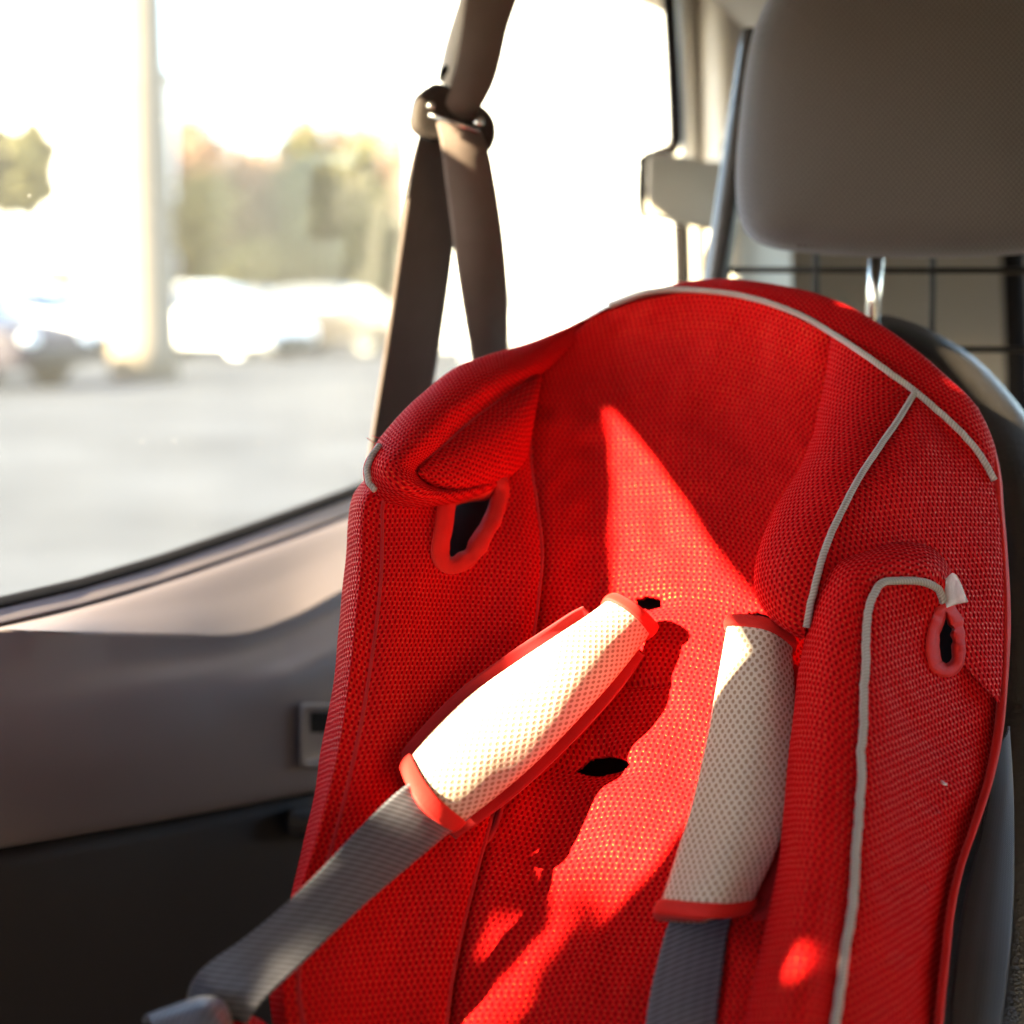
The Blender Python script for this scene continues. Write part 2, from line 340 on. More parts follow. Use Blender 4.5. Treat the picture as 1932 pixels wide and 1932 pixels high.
# ------------------------------------------------------------------ the car round the camera
car = empty('car', None, 'grey and beige car interior with large side window and wide ledge', 'car')
side = lambda s, z, t: CF(s, t, z)
flat_roof = lambda s, t, z: CF(s, t, z)
SUN_CUT = [(-.842, 1.449), (-1.12, 1.458), (-1.28, 1.474), (-1.308, 1.474), (-1.300, 1.40), (-1.325, 1.33), (-1.345, 1.26), (-1.356, 1.155), (-1.312, 1.160), (-1.298, 1.205), (-1.280, 1.240), (-1.25, 1.250), (-1.215, 1.250), (-1.180, 1.256), (-1.158, 1.280), (-1.143, 1.303), (-1.10, 1.335), (-1.005, 1.375), (-.90, 1.420)]  # unseen cut in the side, outlined to give the sun patch its shape
SPOT_CUTS = [[(-1.246, 1.240), (-1.262, 1.239), (-1.277, 1.232), (-1.294, 1.216), (-1.291, 1.196), (-1.27, 1.208), (-1.250, 1.226)], [(-1.572, 1.447), (-1.598, 1.442), (-1.602, 1.416), (-1.578, 1.418)], [(-1.554, 1.430), (-1.564, 1.430), (-1.571, 1.406), (-1.561, 1.406)]]  # small added cuts for the sun spots on strap and right bolster
def PT(x, y, t):                                                   # where a sight line meets the plane a distance t in from the side wall
    dv = P(x, y, 1.)-CAMP; d = (t-(CAMP-W0) @ LL)/(dv @ LL); return P(x, y, d)
def sz(x, y, t=0.):
    q = PT(x, y, t)-W0; return (q @ RR, q[2])
def wall_curve(l, t): return np.array([PT(x, y, t) for x, y in l])
sill = [(-60, 1146), (0, 1134), (150, 1099), (300, 1055), (450, 1004), (650, 931), (800, 871), (1000, 781), (1150, 707), (1290, 632)]
gb = [sz(x, y+18) for x, y in sill]; e1 = sz(1290, 420); e2 = sz(1281, 260); e3 = sz(1272, 110); e4 = sz(1265, 0)
GLASS = [(-.53, 1.515), (-.60, 1.515), (-.590, 1.490), (-.545, 1.482), (-.508, 1.452), (-.53, 1.30), (-.60, .95)] + gb + [e1, e2, e3, e4, (e4[0]-.01, 1.575), (.6, 1.567), (.22, 1.508), (.06, 1.470), (-.25, 1.425), (-.45, 1.40), (-.50, 1.43)]
# body side with the rear side window and unseen added cuts that shape the sun patches
b = MB().slab([(-2.6, .2), (1.45, .2), (1.45, 1.60), (-2.6, 1.60)], [GLASS, SUN_CUT]+SPOT_CUTS, side, -.010, 0); b.build('body_side', M['pillar'], car)
b = MB().slab([(-2.6, .2), (1.45, .2), (1.45, 1.60), (-2.6, 1.60)], [[(.1, 1.05), (1.0, 1.05), (1.0, 1.45), (.1, 1.45)]], side, 1.45, 1.50); b.build('body_side', M['pillar'], car)
ROOF_SUN_CUT = [(-.785, .110), (-.80, .104), (-.87, .100), (-.903, .098), (-.908, .122), (-.89, .15), (-.785, .17)]  # unseen cut added to the roof so sun reaches the right seat shoulder
RIM_SUN_CUT = [(-.998, .125), (-1.022, .127), (-1.024, .141), (-1.0, .138)]  # unseen slit added to put a sun streak on the right rim
b = MB().slab([(-2.3, 0), (1.45, 0), (1.45, 1.45), (-2.3, 1.45)], [ROOF_SUN_CUT, RIM_SUN_CUT], flat_roof, 1.572, 1.576); b.build('roof_lining', M['roof'], car)
b = MB().slab([(0, .3), (1.45, .3), (1.45, 1.572), (0, 1.572)], [[(.52, 1.12), (1.2, 1.12), (1.15, 1.45), (.55, 1.45)]], lambda t, z, s: CF(s, t, z), 1.40, 1.45); b.build('tailgate_trim', M['rear'], car)
MB().box((-2.6, 0, .25), (1.4, 1.45, .30), lambda s, t, z: CF(s, t, z)).build('floor_pan', M['trimlow'], car)
MB().slab([(0, .30), (1.45, .30), (1.45, 1.572), (0, 1.572)], [[(.15, 1.16), (1.05, 1.16), (1.0, 1.48), (.2, 1.48)]], lambda t, z, s: CF(s, t, z), -2.36, -2.30).build('windscreen_frame', M['trimlow'], car)
# glass pane of the side window
MB().slab([(p[0], p[1]) for p in GLASS], [], side, -.015, -.012).build('window_pane', M['glass'], car)
# rubber seal round the window: along the sill, and up the rear edge
sl = wall_curve([(-120, 1172)]+sill[1:], .004)
def wc(l): return np.array([PT(x, y, t) for x, y, t in l])
g = loft([wall_curve([(x, y+d) for x, y in sill], t) for d, t in ((-8, -.018), (-8, -.010), (-1, -.0055), (12, -.0005), (16, -.002))], 80, 16)
grid_obj('window_seal', g, M['seal'], car, thick=.003)
# pale capping strip under the seal, then the ledge
sl8 = [(-300, 1200), (-150, 1166)]+sill[:8]
g = loft([wall_curve([(x, y+d) for x, y in sl8], t) for d, t in ((13, -.004), (16, .0002), (24, .0035), (32, .007), (40, .0105), (43, .0115), (45, .008))], 80, 20)
grid_obj('sill_capping', g, M['trim'], car, thick=.002)
r0 = wall_curve([(x, y+45) for x, y in sl8], .008); r0b = wall_curve([(x, y+50) for x, y in sl8], .0140)
r1 = wc([(-300, 1250, .022), (-60, 1199, .028), (0, 1188, .032), (60, 1190, .040), (200, 1195, .047), (340, 1199, .061), (450, 1200, .073), (545, 1170, .076), (640, 1120, .077), (800, 1036, .080), (1000, 938, .083)])
r0, r0b, r1s = [resamp(crom(q), 90) for q in (r0, r0b, r1)]; fac = loft([r0, r0b, r0b*.5+r1s*.5, r1s], 140, 30)
grid_obj('ledge', fac, M['trim'], car, thick=.004)
r2 = wc([(-300, 1390, .04), (0, 1290, .052), (200, 1258, .057), (340, 1240, .0655), (400, 1231, .0705), (460, 1222, .076), (540, 1196, .079), (640, 1146, .081), (800, 1063, .090), (1000, 965, .093)])
r3 = wc([(-300, 1440, .05), (0, 1346, .060), (200, 1310, .069), (400, 1274, .083), (540, 1238, .092), (640, 1190, .095), (800, 1115, .106), (1000, 1020, .108)])
r4 = wc([(-300, 1490, .053), (0, 1400, .066), (200, 1362, .075), (400, 1320, .090), (540, 1284, .106), (640, 1244, .110), (800, 1180, .114), (1000, 1090, .116)])
r5 = wc([(-300, 1570, .053), (0, 1490, .069), (300, 1432, .087), (600, 1366, .114), (800, 1320, .118), (1000, 1270, .120)])
r6 = wc([(-300, 1650, .050), (0, 1595, .062), (300, 1543, .080), (590, 1487, .109), (800, 1448, .112), (1000, 1405, .114)])
r7 = wc([(-300, 1656, .035), (0, 1600, .046), (300, 1548, .064), (590, 1492, .092), (800, 1453, .095), (1000, 1410, .097)])
grid_obj('armrest', loft([r1, r2, r3, r4, r5, r6, r7], 140, 80), M['trim'], car, thick=.004)
q0 = wc([(-300, 1654, .037), (0, 1598, .049), (300, 1546, .067), (590, 1490, .095), (800, 1451, .098), (1000, 1408, .100)])
grid_obj('lower_panel', loft([q0, q0+LL*.004-np.array([0, 0, .05]), q0-LL*.01-np.array([0, 0, .25]), q0-LL*.02-np.array([0, 0, .5])], 60, 30), M['trimlow'], car, thick=.004)
# latch plate and its recess on the armrest, and the pull under it
def rrect(x0, y0, x1, y1, r, t, n=5):
    out = []
    for cx, cy, a0 in ((x1-r, y0+r, -90), (x1-r, y1-r, 0), (x0+r, y1-r, 90), (x0+r, y0+r, 180)):
        for k in range(n+1):
            a = rad(a0+90*k/n); out.append(PT(cx+r*math.cos(a), cy+r*math.sin(a), t))
    return out
lp = MB().ring_loft([rrect(564, 1326, 690, 1450, 12, .110), rrect(564, 1326, 690, 1450, 12, .1165), rrect(568, 1330, 686, 1446, 10, .1185), rrect(574, 1336, 680, 1440, 8, .1185), rrect(577, 1339, 677, 1437, 8, .1162)]).build('latch_plate', M['trim'], car, True)
MB().ring_loft([rrect(586, 1344, 660, 1382, 4, .1160), rrect(586, 1344, 660, 1382, 4, .1168)]).build('recess', M['seal'], lp)
MB().ring_loft([rrect(540, 1522, 680, 1580, 18, .09), rrect(540, 1522, 680, 1580, 18, .106), rrect(546, 1528, 674, 1574, 16, .110)]).build('pull_handle', M['trimlow'], car, True)
# rear pillar: seal strip, trim and the hinge box of the rear window
def ptube(name, l, d, wpx, mat, flat=.5):
    return tube_obj(name, resamp(C3([(x, y, d) for x, y in l]), 60), wpx/966*KF*d/2, mat, car, 10, flat)
ptube('rear_edge_seal', [(1256, -60), (1262, 0), (1268, 100), (1273, 200), (1275, 262), (1268, 282), (1240, 292), (1221, 304), (1215, 325), (1214, 370), (1216, 400), (1224, 408)], 1.93, 27, M['seal'])
ptube('rear_edge_seal', [(1282, 420), (1284, 480), (1286, 560), (1288, 640)], 1.93, 27, M['seal'])
PY = (-60, 120, 280, 460, 640)
g = loft([C3([(x+k_*5, y, d_) for k_, y in enumerate(PY)]) for x, d_ in ((1280, 2.50), (1266, 1.98), (1272, 1.96), (1296, 1.93), (1306, 1.955), (1358, 1.91), (1400, 1.93), (1470, 2.02))], 60, 70)
grid_obj('rear_pillar_trim', g, M['pillar'], car, thick=.005)
g = loft([C3([(1335, 2, 1.93), (1375, 30, 1.91), (1405, 55, 1.90), (1440, 85, 1.88), (1500, 130, 1.85)]), C3([(1345, -30, 1.88), (1380, 0, 1.87), (1410, 25, 1.86), (1445, 52, 1.84), (1510, 95, 1.8)]), C3([(1330, -90, 1.82), (1390, -70, 1.8), (1440, -50, 1.79), (1480, -30, 1.77), (1540, 0, 1.75)])], 30, 20)
grid_obj('header_trim', g, M['roof'], car, thick=.01)
g0 = [(1219, 300), (1228, 292), (1290, 294), (1330, 304), (1362, 306), (1420, 300), (1420, 420), (1380, 438), (1340, 436), (1290, 424), (1230, 413), (1219, 405)]
def ringd(l, d, sc=1.):
    c = np.mean(np.array(l), 0); return [P(c[0]+(x-c[0])*sc, c[1]+(y-c[1])*sc, d+.00042*(x-1219)) for x, y in l]
MB().ring_loft([ringd(g0, 1.86), ringd(g0, 1.775), ringd(g0, 1.768, .975), ringd(g0, 1.766, .93)]).build('hinge_box', M['pillar'], car, True)
MB().ring_loft([ringd([(1203, 298), (1222, 284), (1234, 284), (1234, 414), (1222, 414), (1205, 402)], d_) for d_ in (1.80, 1.772)]).build('hinge_seal', M['seal'], car)
MB().ring_loft([[P(x, y, d_) for x, y in ((1362, 268), (1378, 268), (1378, 302), (1362, 302))] for d_ in (1.93, 1.90)]).build('pillar_clip', M['seal'], car)

# ------------------------------------------------------------------ rear seat of the car: back and headrest
seat = empty('rear_seat', None, 'car rear seat with taupe cloth headrest above a black leather seat back', 'car seat')
def hd(x, y): return 1.245-.00010*(x-1660)-.00003*(y-240)
ho = [(1452, -14), (1424, 50), (1407, 130), (1396, 220), (1389, 300), (1388, 355), (1395, 412), (1414, 448), (1450, 466), (1520, 477), (1600, 484), (1700, 487), (1800, 487), (1900, 482), (1990, 470), (2045, 430), (2062, 350), (2056, 200), (2040, 70), (2012, -30), (1960, -90), (1860, -116), (1700, -120), (1580, -104), (1498, -66)]
hc = np.array([1720., 190.]); ha = resamp(crom(np.vstack([np.array(ho+ho[:1], float)]), 8), 145)[:-1]
rings = []
for sc, dd in ((.80, .115), (.93, .10), (.985, .075), (1., .045), (.995, .02), (.975, .002), (.94, -.010), (.87, -.020), (.76, -.028), (.6, -.034), (.42, -.038), (.22, -.040), (.001, -.0405)):
    q = hc+(ha-hc)*sc; rings.append(np.array([P(x, y, hd(x, y)+dd) for x, y in q]))
gh = np.stack(rings, 1)                                            # (around, depth)
head = grid_obj('headrest', np.concatenate([gh, gh[:1]], 0), M['woven'], seat)
ul = head.data.uv_layers[0]; qs = PX(np.array([v.co[:] for v in head.data.vertices])); li = np.zeros(len(head.data.loops), int); head.data.loops.foreach_get('vertex_index', li)
ul.data.foreach_set('uv', (qs[li]*KF*1.29/966).astype(np.float32).ravel())
tube_obj('headrest_seam', np.array([P(x, y, hd(x, y)-.004) for x, y in resamp(crom(np.array([(1500, 462), (1600, 468), (1700, 471), (1800, 470), (1900, 464), (1990, 452)], float)), 40)]), .0012, M['woven'], head)
for x in (1650, 1985):
    tube_obj('headrest_post', C3([(x+6, 440, 1.31), (x, 540, 1.31), (x-8, 680, 1.31)]), .0060, M['chrome'], seat, 16)
f0 = [(1500, 720, 1.30), (1580, 640, 1.29), (1650, 598, 1.275), (1720, 611, 1.262), (1800, 652, 1.25), (1850, 690, 1.24), (1895, 738, 1.23), (1945, 805, 1.215), (1985, 900, 1.19), (2010, 1100, 1.14), (2020, 1400, 1.09), (2020, 1700, 1.05), (2020, 2000, 1.02)]; f0 = [(x, y, d+.05) for x, y, d in f0]
fb = [(x-25, y+10, d+.14) for x, y, d in f0]; fb2 = [(x-4, y+2, d+.05) for x, y, d in f0]
ff = [(1500, 760, 1.26), (1570, 690, 1.25), (1640, 640, 1.24), (1705, 650, 1.228), (1775, 692, 1.215), (1815, 735, 1.205), (1850, 785, 1.195), (1885, 850, 1.18), (1915, 950, 1.155), (1930, 1130, 1.11), (1935, 1400, 1.06), (1935, 1700, 1.02), (1935, 2000, .99)]; ff = [(x, y, d+.05) for x, y, d in ff]
fi = [(1450, 900, 1.30), (1500, 860, 1.29), (1560, 830, 1.27), (1610, 840, 1.25), (1650, 860, 1.24), (1680, 880, 1.23), (1700, 930, 1.22), (1720, 1000, 1.20), (1740, 1100, 1.18), (1760, 1250, 1.12), (1760, 1450, 1.08), (1760, 1700, 1.05), (1760, 2000, 1.02)]; fi = [(x, y, d+.05) for x, y, d in fi]
grid_obj('seat_back', loft([fb, fb2, f0, ff, fi], 120, 60), M['leather'], seat, thick=.01)

# ------------------------------------------------------------------ cargo guard of wires behind the seat
guard = empty('cargo_guard', None, 'dark wire cargo guard with a slanted steel tube, between rear seat and tailgate', 'cargo guard')
tube_obj('guard_tube', resamp(C3([(1330, 640, 1.48), (1352, 520, 1.48), (1390, 280, 1.48), (1425, 60, 1.48)]), 20), .0122, M['tubem'], guard, 16)
tube_obj('guard_tube', resamp(C3([(2090, 700, 1.40), (2100, 300, 1.40)]), 8), .0125, M['tubem'], guard, 14)
for y in (509, 658): tube_obj('guard_wire', C3([(1345, y, 1.48), (1650, y+1, 1.45), (2095, y+2, 1.40)]), .0028, M['wire'], guard, 8)
for y in (362, 215): tube_obj('guard_wire', C3([(1390, y, 1.48), (1700, y, 1.45), (2095, y, 1.40)]), .0028, M['wire'], guard, 8)
for x in (1540, 1760, 1975): tube_obj('guard_wire', C3([(x+4, 100, 1.46), (x, 480, 1.46), (x-6, 900, 1.46)]), .0030, M['wire'], guard, 8)
tube_obj('tailgate_strut', C3([(1905, 300, 2.2), (1912, 480, 2.2), (1918, 640, 2.2), (1922, 900, 2.2)]), .016, M['seal'], car, 12)

# ------------------------------------------------------------------ the car's own seat belt by the window
belt = empty('seat_belt', None, 'brown seat belt hanging from the roof through a guide, in front of the side window', 'seat belt')
def ribbon(name, lft, rgt, mat, parent, nu=90, nv=14, bow=0., thick=.0012):
    a_ = curve(lft, nu); b_ = curve(rgt, nu); t = np.linspace(0, 1, nv)[None, :, None]
    g = a_[:, None]*(1-t)+b_[:, None]*t
    if bow: g = g+flip_to_cam(g)*bow*np.sin(t*math.pi)
    return grid_obj(name, g, mat, parent, thick=thick)
ribbon('upper_webbing', [(890, -60, 1.30), (880, 0, 1.30), (872, 60, 1.295), (864, 110, 1.29), (852, 155, 1.285), (838, 200, 1.288), (826, 235, 1.30)], [(1000, -60, 1.31), (976, 0, 1.305), (956, 60, 1.30), (945, 110, 1.297), (932, 155, 1.294), (912, 195, 1.292), (892, 225, 1.30)], M['belt'], belt, bow=.004)
gq = loft([[(905, -60, 1.335), (890, 0, 1.33), (873, 60, 1.325), (855, 120, 1.32), (845, 165, 1.315)], [(878, -60, 1.32), (866, 0, 1.315), (850, 50, 1.31), (836, 100, 1.305), (826, 150, 1.30)], [(892, -60, 1.306), (880, 0, 1.303), (868, 60, 1.30), (856, 110, 1.297), (845, 160, 1.295)], [(925, -60, 1.312), (912, 0, 1.31), (900, 60, 1.305), (885, 110, 1.30), (870, 160, 1.298)]], 60, 24)
sl_ = grid_obj('belt_sleeve', gq, M['sleeve'], belt, thick=.002)
kh = resamp(crom(np.array([(831, 155), (829, 140), (834, 127), (842, 122), (846, 130), (842, 142), (834, 157), (831, 155)], float), 8), 24)
MB().ring_loft([[P(x, y, 1.312) for x, y in kh[:-1]], [P(x, y, 1.2965) for x, y in kh[:-1]]]).build('keyhole', M['seal'], sl_, True)
ro = resamp(crom(np.array([(800, 168), (822, 157), (850, 165), (880, 186), (912, 202), (930, 222), (936, 248), (930, 275), (918, 288), (895, 275), (868, 262), (838, 266), (815, 268), (790, 258), (777, 244), (775, 215), (782, 185), (800, 168)], float), 8), 80)[:-1]
def rd(l, d, sc=1.):
    c = np.array([852., 222.]); return [P(c[0]+(x-c[0])*sc, c[1]+(y-c[1])*sc, d+.00012*(x-852)) for x, y in l]
ring = MB().ring_loft([rd(ro, 1.312, .97), rd(ro, 1.306), rd(ro, 1.296), rd(ro, 1.288, .965), rd(ro, 1.285, .88), rd(ro, 1.287, .70), rd(ro, 1.290, .5)]).build('belt_guide', M['ring'], belt, True)
tube_obj('steel_bar', C3([(809, 216, 1.258), (855, 232, 1.261), (905, 249, 1.264)]), .0019, M['chrome'], ring, 10)
for x, y in ((813, 199), (903, 230)):
    rr_ = [np.array([P(x+r*math.cos(a), y+r*math.sin(a), 1.290-h) for a in np.linspace(0, 2*math.pi, 16, endpoint=False)]) for r, h in ((11, 0), (11, .008), (9, .0115), (5, .0135), (1.5, .014))]
    MB().ring_loft(rr_).build('rivet', M['chrome'], ring, True)
ribbon('lower_webbing', [(822, 228, 1.285), (830, 262, 1.275), (840, 340, 1.29), (848, 400, 1.30), (858, 480, 1.31), (870, 560, 1.32), (884, 640, 1.33), (900, 720, 1.34), (920, 800, 1.35)], [(905, 245, 1.29), (922, 285, 1.287), (934, 345, 1.297), (943, 400, 1.307), (953, 480, 1.322), (959, 560, 1.34), (959, 640, 1.355), (955, 720, 1.366), (950, 800, 1.376)], M['belt'], belt, bow=.005)
ribbon('lower_webbing', [(806, 215, 1.30), (788, 268, 1.32), (768, 380, 1.33), (750, 500, 1.34), (730, 640, 1.35), (708, 780, 1.36), (690, 900, 1.37), (675, 1010, 1.38)], [(850, 235, 1.325), (858, 300, 1.348), (862, 400, 1.36), (852, 500, 1.37), (832, 640, 1.382), (812, 760, 1.392), (790, 880, 1.40), (772, 1010, 1.41)], M['belt'], belt)

# ------------------------------------------------------------------ the child seat
cs = empty('child_car_seat', None, 'red mesh child car seat with grey piping, cream shoulder pads and grey harness straps', 'child seat')
def cp(l, off=0.): return [(x, y, dc(x, y)+off+(o[0] if o else 0)) for x, y, *o in l]
# centre panel of the back
SLc = [(1085, 612, 1.21), (1040, 660, 1.19), (1012, 715, 1.175), (1000, 790, 1.155), (1000, 865, 1.138), (1010, 940, 1.118), (1020, 1010, 1.10), (1022, 1060, 1.085), (1017, 1110, 1.072), (1007, 1190, 1.05), (985, 1300, 1.02), (957, 1430, .985), (930, 1530, .96), (897, 1650, .93), (870, 1760, .905), (850, 1860, .885), (836, 1980, .86)]
mids = []
Cm1 = [(1150, 582, 1.208), (1120, 660, 1.207), (1110, 760, 1.187), (1110, 900, 1.15), (1120, 1050, 1.108), (1110, 1200, 1.066), (1090, 1330, 1.03), (1060, 1460, .995), (1025, 1600, .957), (990, 1740, .92), (960, 1860, .888), (945, 1980, .858)]
Cm2 = [(1300, 552, 1.188), (1290, 640, 1.195), (1280, 760, 1.175), (1280, 900, 1.138), (1285, 1050, 1.092), (1275, 1200, 1.05), (1255, 1330, 1.013), (1230, 1460, .978), (1200, 1600, .94), (1165, 1740, .903), (1135, 1860, .87), (1115, 1980, .84)]
Cm3 = [(1440, 572, 1.16), (1430, 650, 1.168), (1420, 760, 1.155), (1420, 900, 1.12), (1425, 1050, 1.078), (1420, 1200, 1.036), (1400, 1330, 1.0), (1380, 1460, .965), (1350, 1600, .925), (1320, 1740, .885), (1290, 1860, .852), (1270, 1980, .82)]
SRc = [(1575, 636, 1.122), (1563, 700, 1.125), (1556, 790, 1.118), (1558, 900, 1.095), (1562, 1050, 1.055), (1562, 1200, 1.012), (1555, 1330, .978), (1540, 1460, .942), (1510, 1600, .903), (1480, 1740, .865), (1450, 1860, .832), (1430, 1980, .80)]
g = loft([SLc, Cm1, Cm2, Cm3, SRc], 560, 230)
vv = np.linspace(-1, 1, 230)[None]; n0 = flip_to_cam(g)
g = g - n0*(.009*np.abs(vv)**14)[..., None] + n0*(.0022*smoothnoise(560, 230, (12, 5), 5)+.0008*smoothnoise(560, 230, (34, 14), 6))[..., None]
q = PX(g.reshape(-1, 3)).reshape(560, 230, 2)
CROTCH = [(1085, 1455), (1102, 1443), (1120, 1431), (1150, 1424), (1178, 1432), (1190, 1441), (1180, 1452), (1160, 1459), (1130, 1466), (1105, 1463)]
HSLOT1 = [(1200, 1130), (1222, 1124), (1247, 1130), (1246, 1146), (1225, 1152), (1204, 1146)]
HSLOT2 = [(1395, 1160), (1428, 1153), (1462, 1164), (1462, 1182), (1430, 1184), (1396, 1180)]
def dent(cx, cy, rx, ry, h):
    global g
    e = np.exp(-(((q[..., 0]-cx)/rx)**2+((q[..., 1]-cy)/ry)**2)); g = g - n0*(h*e)[..., None]
dent(1137, 1446, 70, 26, .007); dent(1225, 1136, 50, 22, .006); dent(1430, 1168, 55, 24, .006); dent(1200, 1292, 60, 7, .004)
e = np.exp(-((q[..., 1]-1240)/55)**2)*np.exp(-((q[..., 0]-1215)/120)**2); g = g + n0*(.003*e)[..., None]
center = g
grid_obj('backrest_cover', center, M['red'], cs, hole=[CROTCH, HSLOT1, HSLOT2], thick=.006)
# left side: inner panel, outer bolster, head wing
FLc = [(800, 850, 1.06), (745, 905, 1.035), (722, 950, 1.022), (720, 1010, 1.012), (718, 1085, .995), (710, 1170, .978), (697, 1265, .957), (680, 1370, .933), (656, 1480, .908), (630, 1580, .887), (600, 1680, .866), (575, 1770, .85), (562, 1850, .835), (572, 1935, .82), (585, 2000, .81)]
SL2 = [(1000, 840, 1.143)]+SLc[4:]
MD = [(930, 830, 1.105), (880, 880, 1.095), (862, 940, 1.085), (868, 1010, 1.07), (868, 1085, 1.052), (860, 1170, 1.03), (845, 1265, 1.004), (822, 1370, .976), (795, 1480, .948), (768, 1580, .924), (738, 1680, .90), (715, 1770, .88), (702, 1850, .865), (700, 1935, .85), (705, 2000, .84)]
left = loft([FLc, MD, SL2], 460, 150, puff=.004, pe=8, wr=.0012, seed=3)
SLOTL = [(850, 946), (880, 937), (912, 934), (928, 924), (936, 914), (937, 935), (930, 962), (916, 990), (903, 1012), (888, 1036), (872, 1052), (850, 1060), (838, 1052), (838, 1030), (843, 1000), (847, 970)]
bol = empty('side_bolster', None, '', ''); del bol['label'], bol['category']; bol.parent = cs
grid_obj('inner_panel', left, M['red'], bol, hole=SLOTL)
OLc = [(760, 840, 1.085), (692, 896, 1.06), (662, 932, 1.055), (649, 985, 1.045), (643, 1050, 1.033), (635, 1130, 1.018), (626, 1230, .998), (614, 1330, .975), (600, 1430, .953), (580, 1530, .93), (555, 1622, .908), (530, 1720, .885), (511, 1800, .868), (502, 1880, .853), (508, 1950, .842), (520, 2000, .835)]
OM = [(785, 845, 1.055), (722, 898, 1.032), (690, 935, 1.018), (682, 990, 1.005), (679, 1060, .99), (671, 1150, .97), (660, 1250, .948), (644, 1360, .925), (624, 1465, .902), (600, 1565, .881), (570, 1665, .86), (545, 1760, .842), (530, 1850, .828), (538, 1935, .815), (552, 2000, .805)]
OB = [(x+28, y+6, d+.09) for x, y, d in OLc]
bolster_l = loft([FLc, OM, OLc, OB], 420, 80, puff=.003, pe=8, wr=.0010, seed=4)
grid_obj('outer_roll', bolster_l, M['red'], bol)
wing = empty('head_wing', None, '', ''); del wing['label'], wing['category']; wing.parent = cs
IS = [(1012, 712, 1.172), (985, 726, 1.152), (930, 763, 1.118), (875, 806, 1.086), (835, 842, 1.062), (800, 872, 1.045), (786, 891, 1.036), (800, 908, 1.042), (832, 924, 1.055), (866, 929, 1.066), (900, 922, 1.083), (938, 909, 1.104)]
OS = [(1118, 598, 1.238), (1045, 628, 1.20), (1000, 645, 1.183), (920, 672, 1.15), (850, 710, 1.118), (790, 760, 1.085), (740, 812, 1.06), (712, 848, 1.046), (695, 884, 1.037), (702, 915, 1.030), (722, 934, 1.026), (760, 945, 1.036), (830, 944, 1.062), (890, 932, 1.082), (938, 913, 1.104)]
OM2 = [(1080, 645, 1.205), (1005, 684, 1.160), (940, 715, 1.122), (870, 760, 1.083), (810, 810, 1.050), (768, 850, 1.025), (742, 886, 1.006), (752, 912, 1.004), (785, 930, 1.016), (830, 937, 1.040), (885, 930, 1.070), (938, 911, 1.102)]
OBk = [(1120, 630, 1.27), (1050, 655, 1.25), (1010, 675, 1.24), (930, 705, 1.21), (862, 740, 1.18), (806, 788, 1.15), (765, 835, 1.12), (745, 865, 1.105), (738, 885, 1.095), (745, 896, 1.09), (765, 905, 1.085), (800, 912, 1.09), (850, 915, 1.10), (900, 915, 1.11), (940, 905, 1.125)]
roll = loft([IS, OM2, OS, OBk], 260, 90, puff=.002, pe=6, wr=.0011, seed=8)
grid_obj('wing_roll', roll, M['red'], wing)
T2 = [(1012, 716, 1.170), (1002, 800, 1.147), (994, 860, 1.132), (970, 893, 1.112), (938, 908, 1.098), (900, 921, 1.080), (866, 928, 1.062), (832, 923, 1.050), (802, 907, 1.038), (788, 893, 1.032)]
tri = loft([IS[:7], [(1012, 714, 1.170), (990, 765, 1.135), (955, 810, 1.11), (905, 850, 1.085), (850, 885, 1.058), (788, 893, 1.034)], T2], 150, 60, puff=.004, pe=4, wr=.0008, seed=9)
grid_obj('wing_panel', tri, M['red'], wing)
tube_obj('piping', resamp(C3([(716, 840, 1.030), (701, 860, 1.024), (692, 885, 1.020), (695, 910, 1.015), (708, 925, 1.012)]), 24), .0020, M['pipe'], wing, 8)
for nm, l, pr in (('seam', SLc[2:], cs), ('seam', FLc[1:], bol), ('seam', IS[:7], wing)):
    c_ = resamp(crom(C3(l)), 120)+FW*.0012; tube_obj(nm, c_, .0016, M['redback'], pr, 8)
# bound slot in the left bolster
def bind_ring(name, poly, gs, wpx, mat, parent, lift=.002, n=90, shift=.5):
    p = np.array(poly, float); c = p.mean(0)
    r = resamp(crom(np.vstack([p, p[:1]]), 8), n+1)[:-1]
    t = np.roll(r, -1, 0)-np.roll(r, 1, 0); nn = np.stack([t[:, 1], -t[:, 0]], 1); nn /= np.linalg.norm(nn, axis=1, keepdims=True)
    if ((r-c)*nn).sum() < 0: nn = -nn
    rows = []
    def dsm(pp):
        dd = np.array([surf_depth(gs, *q_) for q_ in pp])
        for _ in range(8): dd = (np.roll(dd, 1)+dd*2+np.roll(dd, -1))/4
        return dd
    ins, out = r+nn*(-wpx*.12), r+nn*wpx
    di, do = dsm(ins), dsm(out)
    for f, h in ((-.45, -.012), (-.12, 0.), (.05, .0013), (.3, .0019), (.62, .0017), (.86, .0010), (.95, -.0002), (.99, -.003)):
        pp = r+nn*wpx*f; ff = np.clip((f+.12)/1.12, 0, 1); dd = di*(1-ff)+do*ff-h-lift
        rows.append(np.array([P(x, y, d) for (x, y), d in zip(pp, dd)]))
    gg = np.stack(rows, 1); gg = np.concatenate([gg, gg[:1]], 0)
    gg = gg+flip_to_cam(gg)*(.0007*smoothnoise(n+1, len(rows), (22, 2), 31)*np.sin(np.linspace(0, math.pi, n+1))[:, None])[..., None]
    return grid_obj(name, gg, mat, parent)
bind_ring('slot_binding', SLOTL, [left], 25, M['bind'], bol)
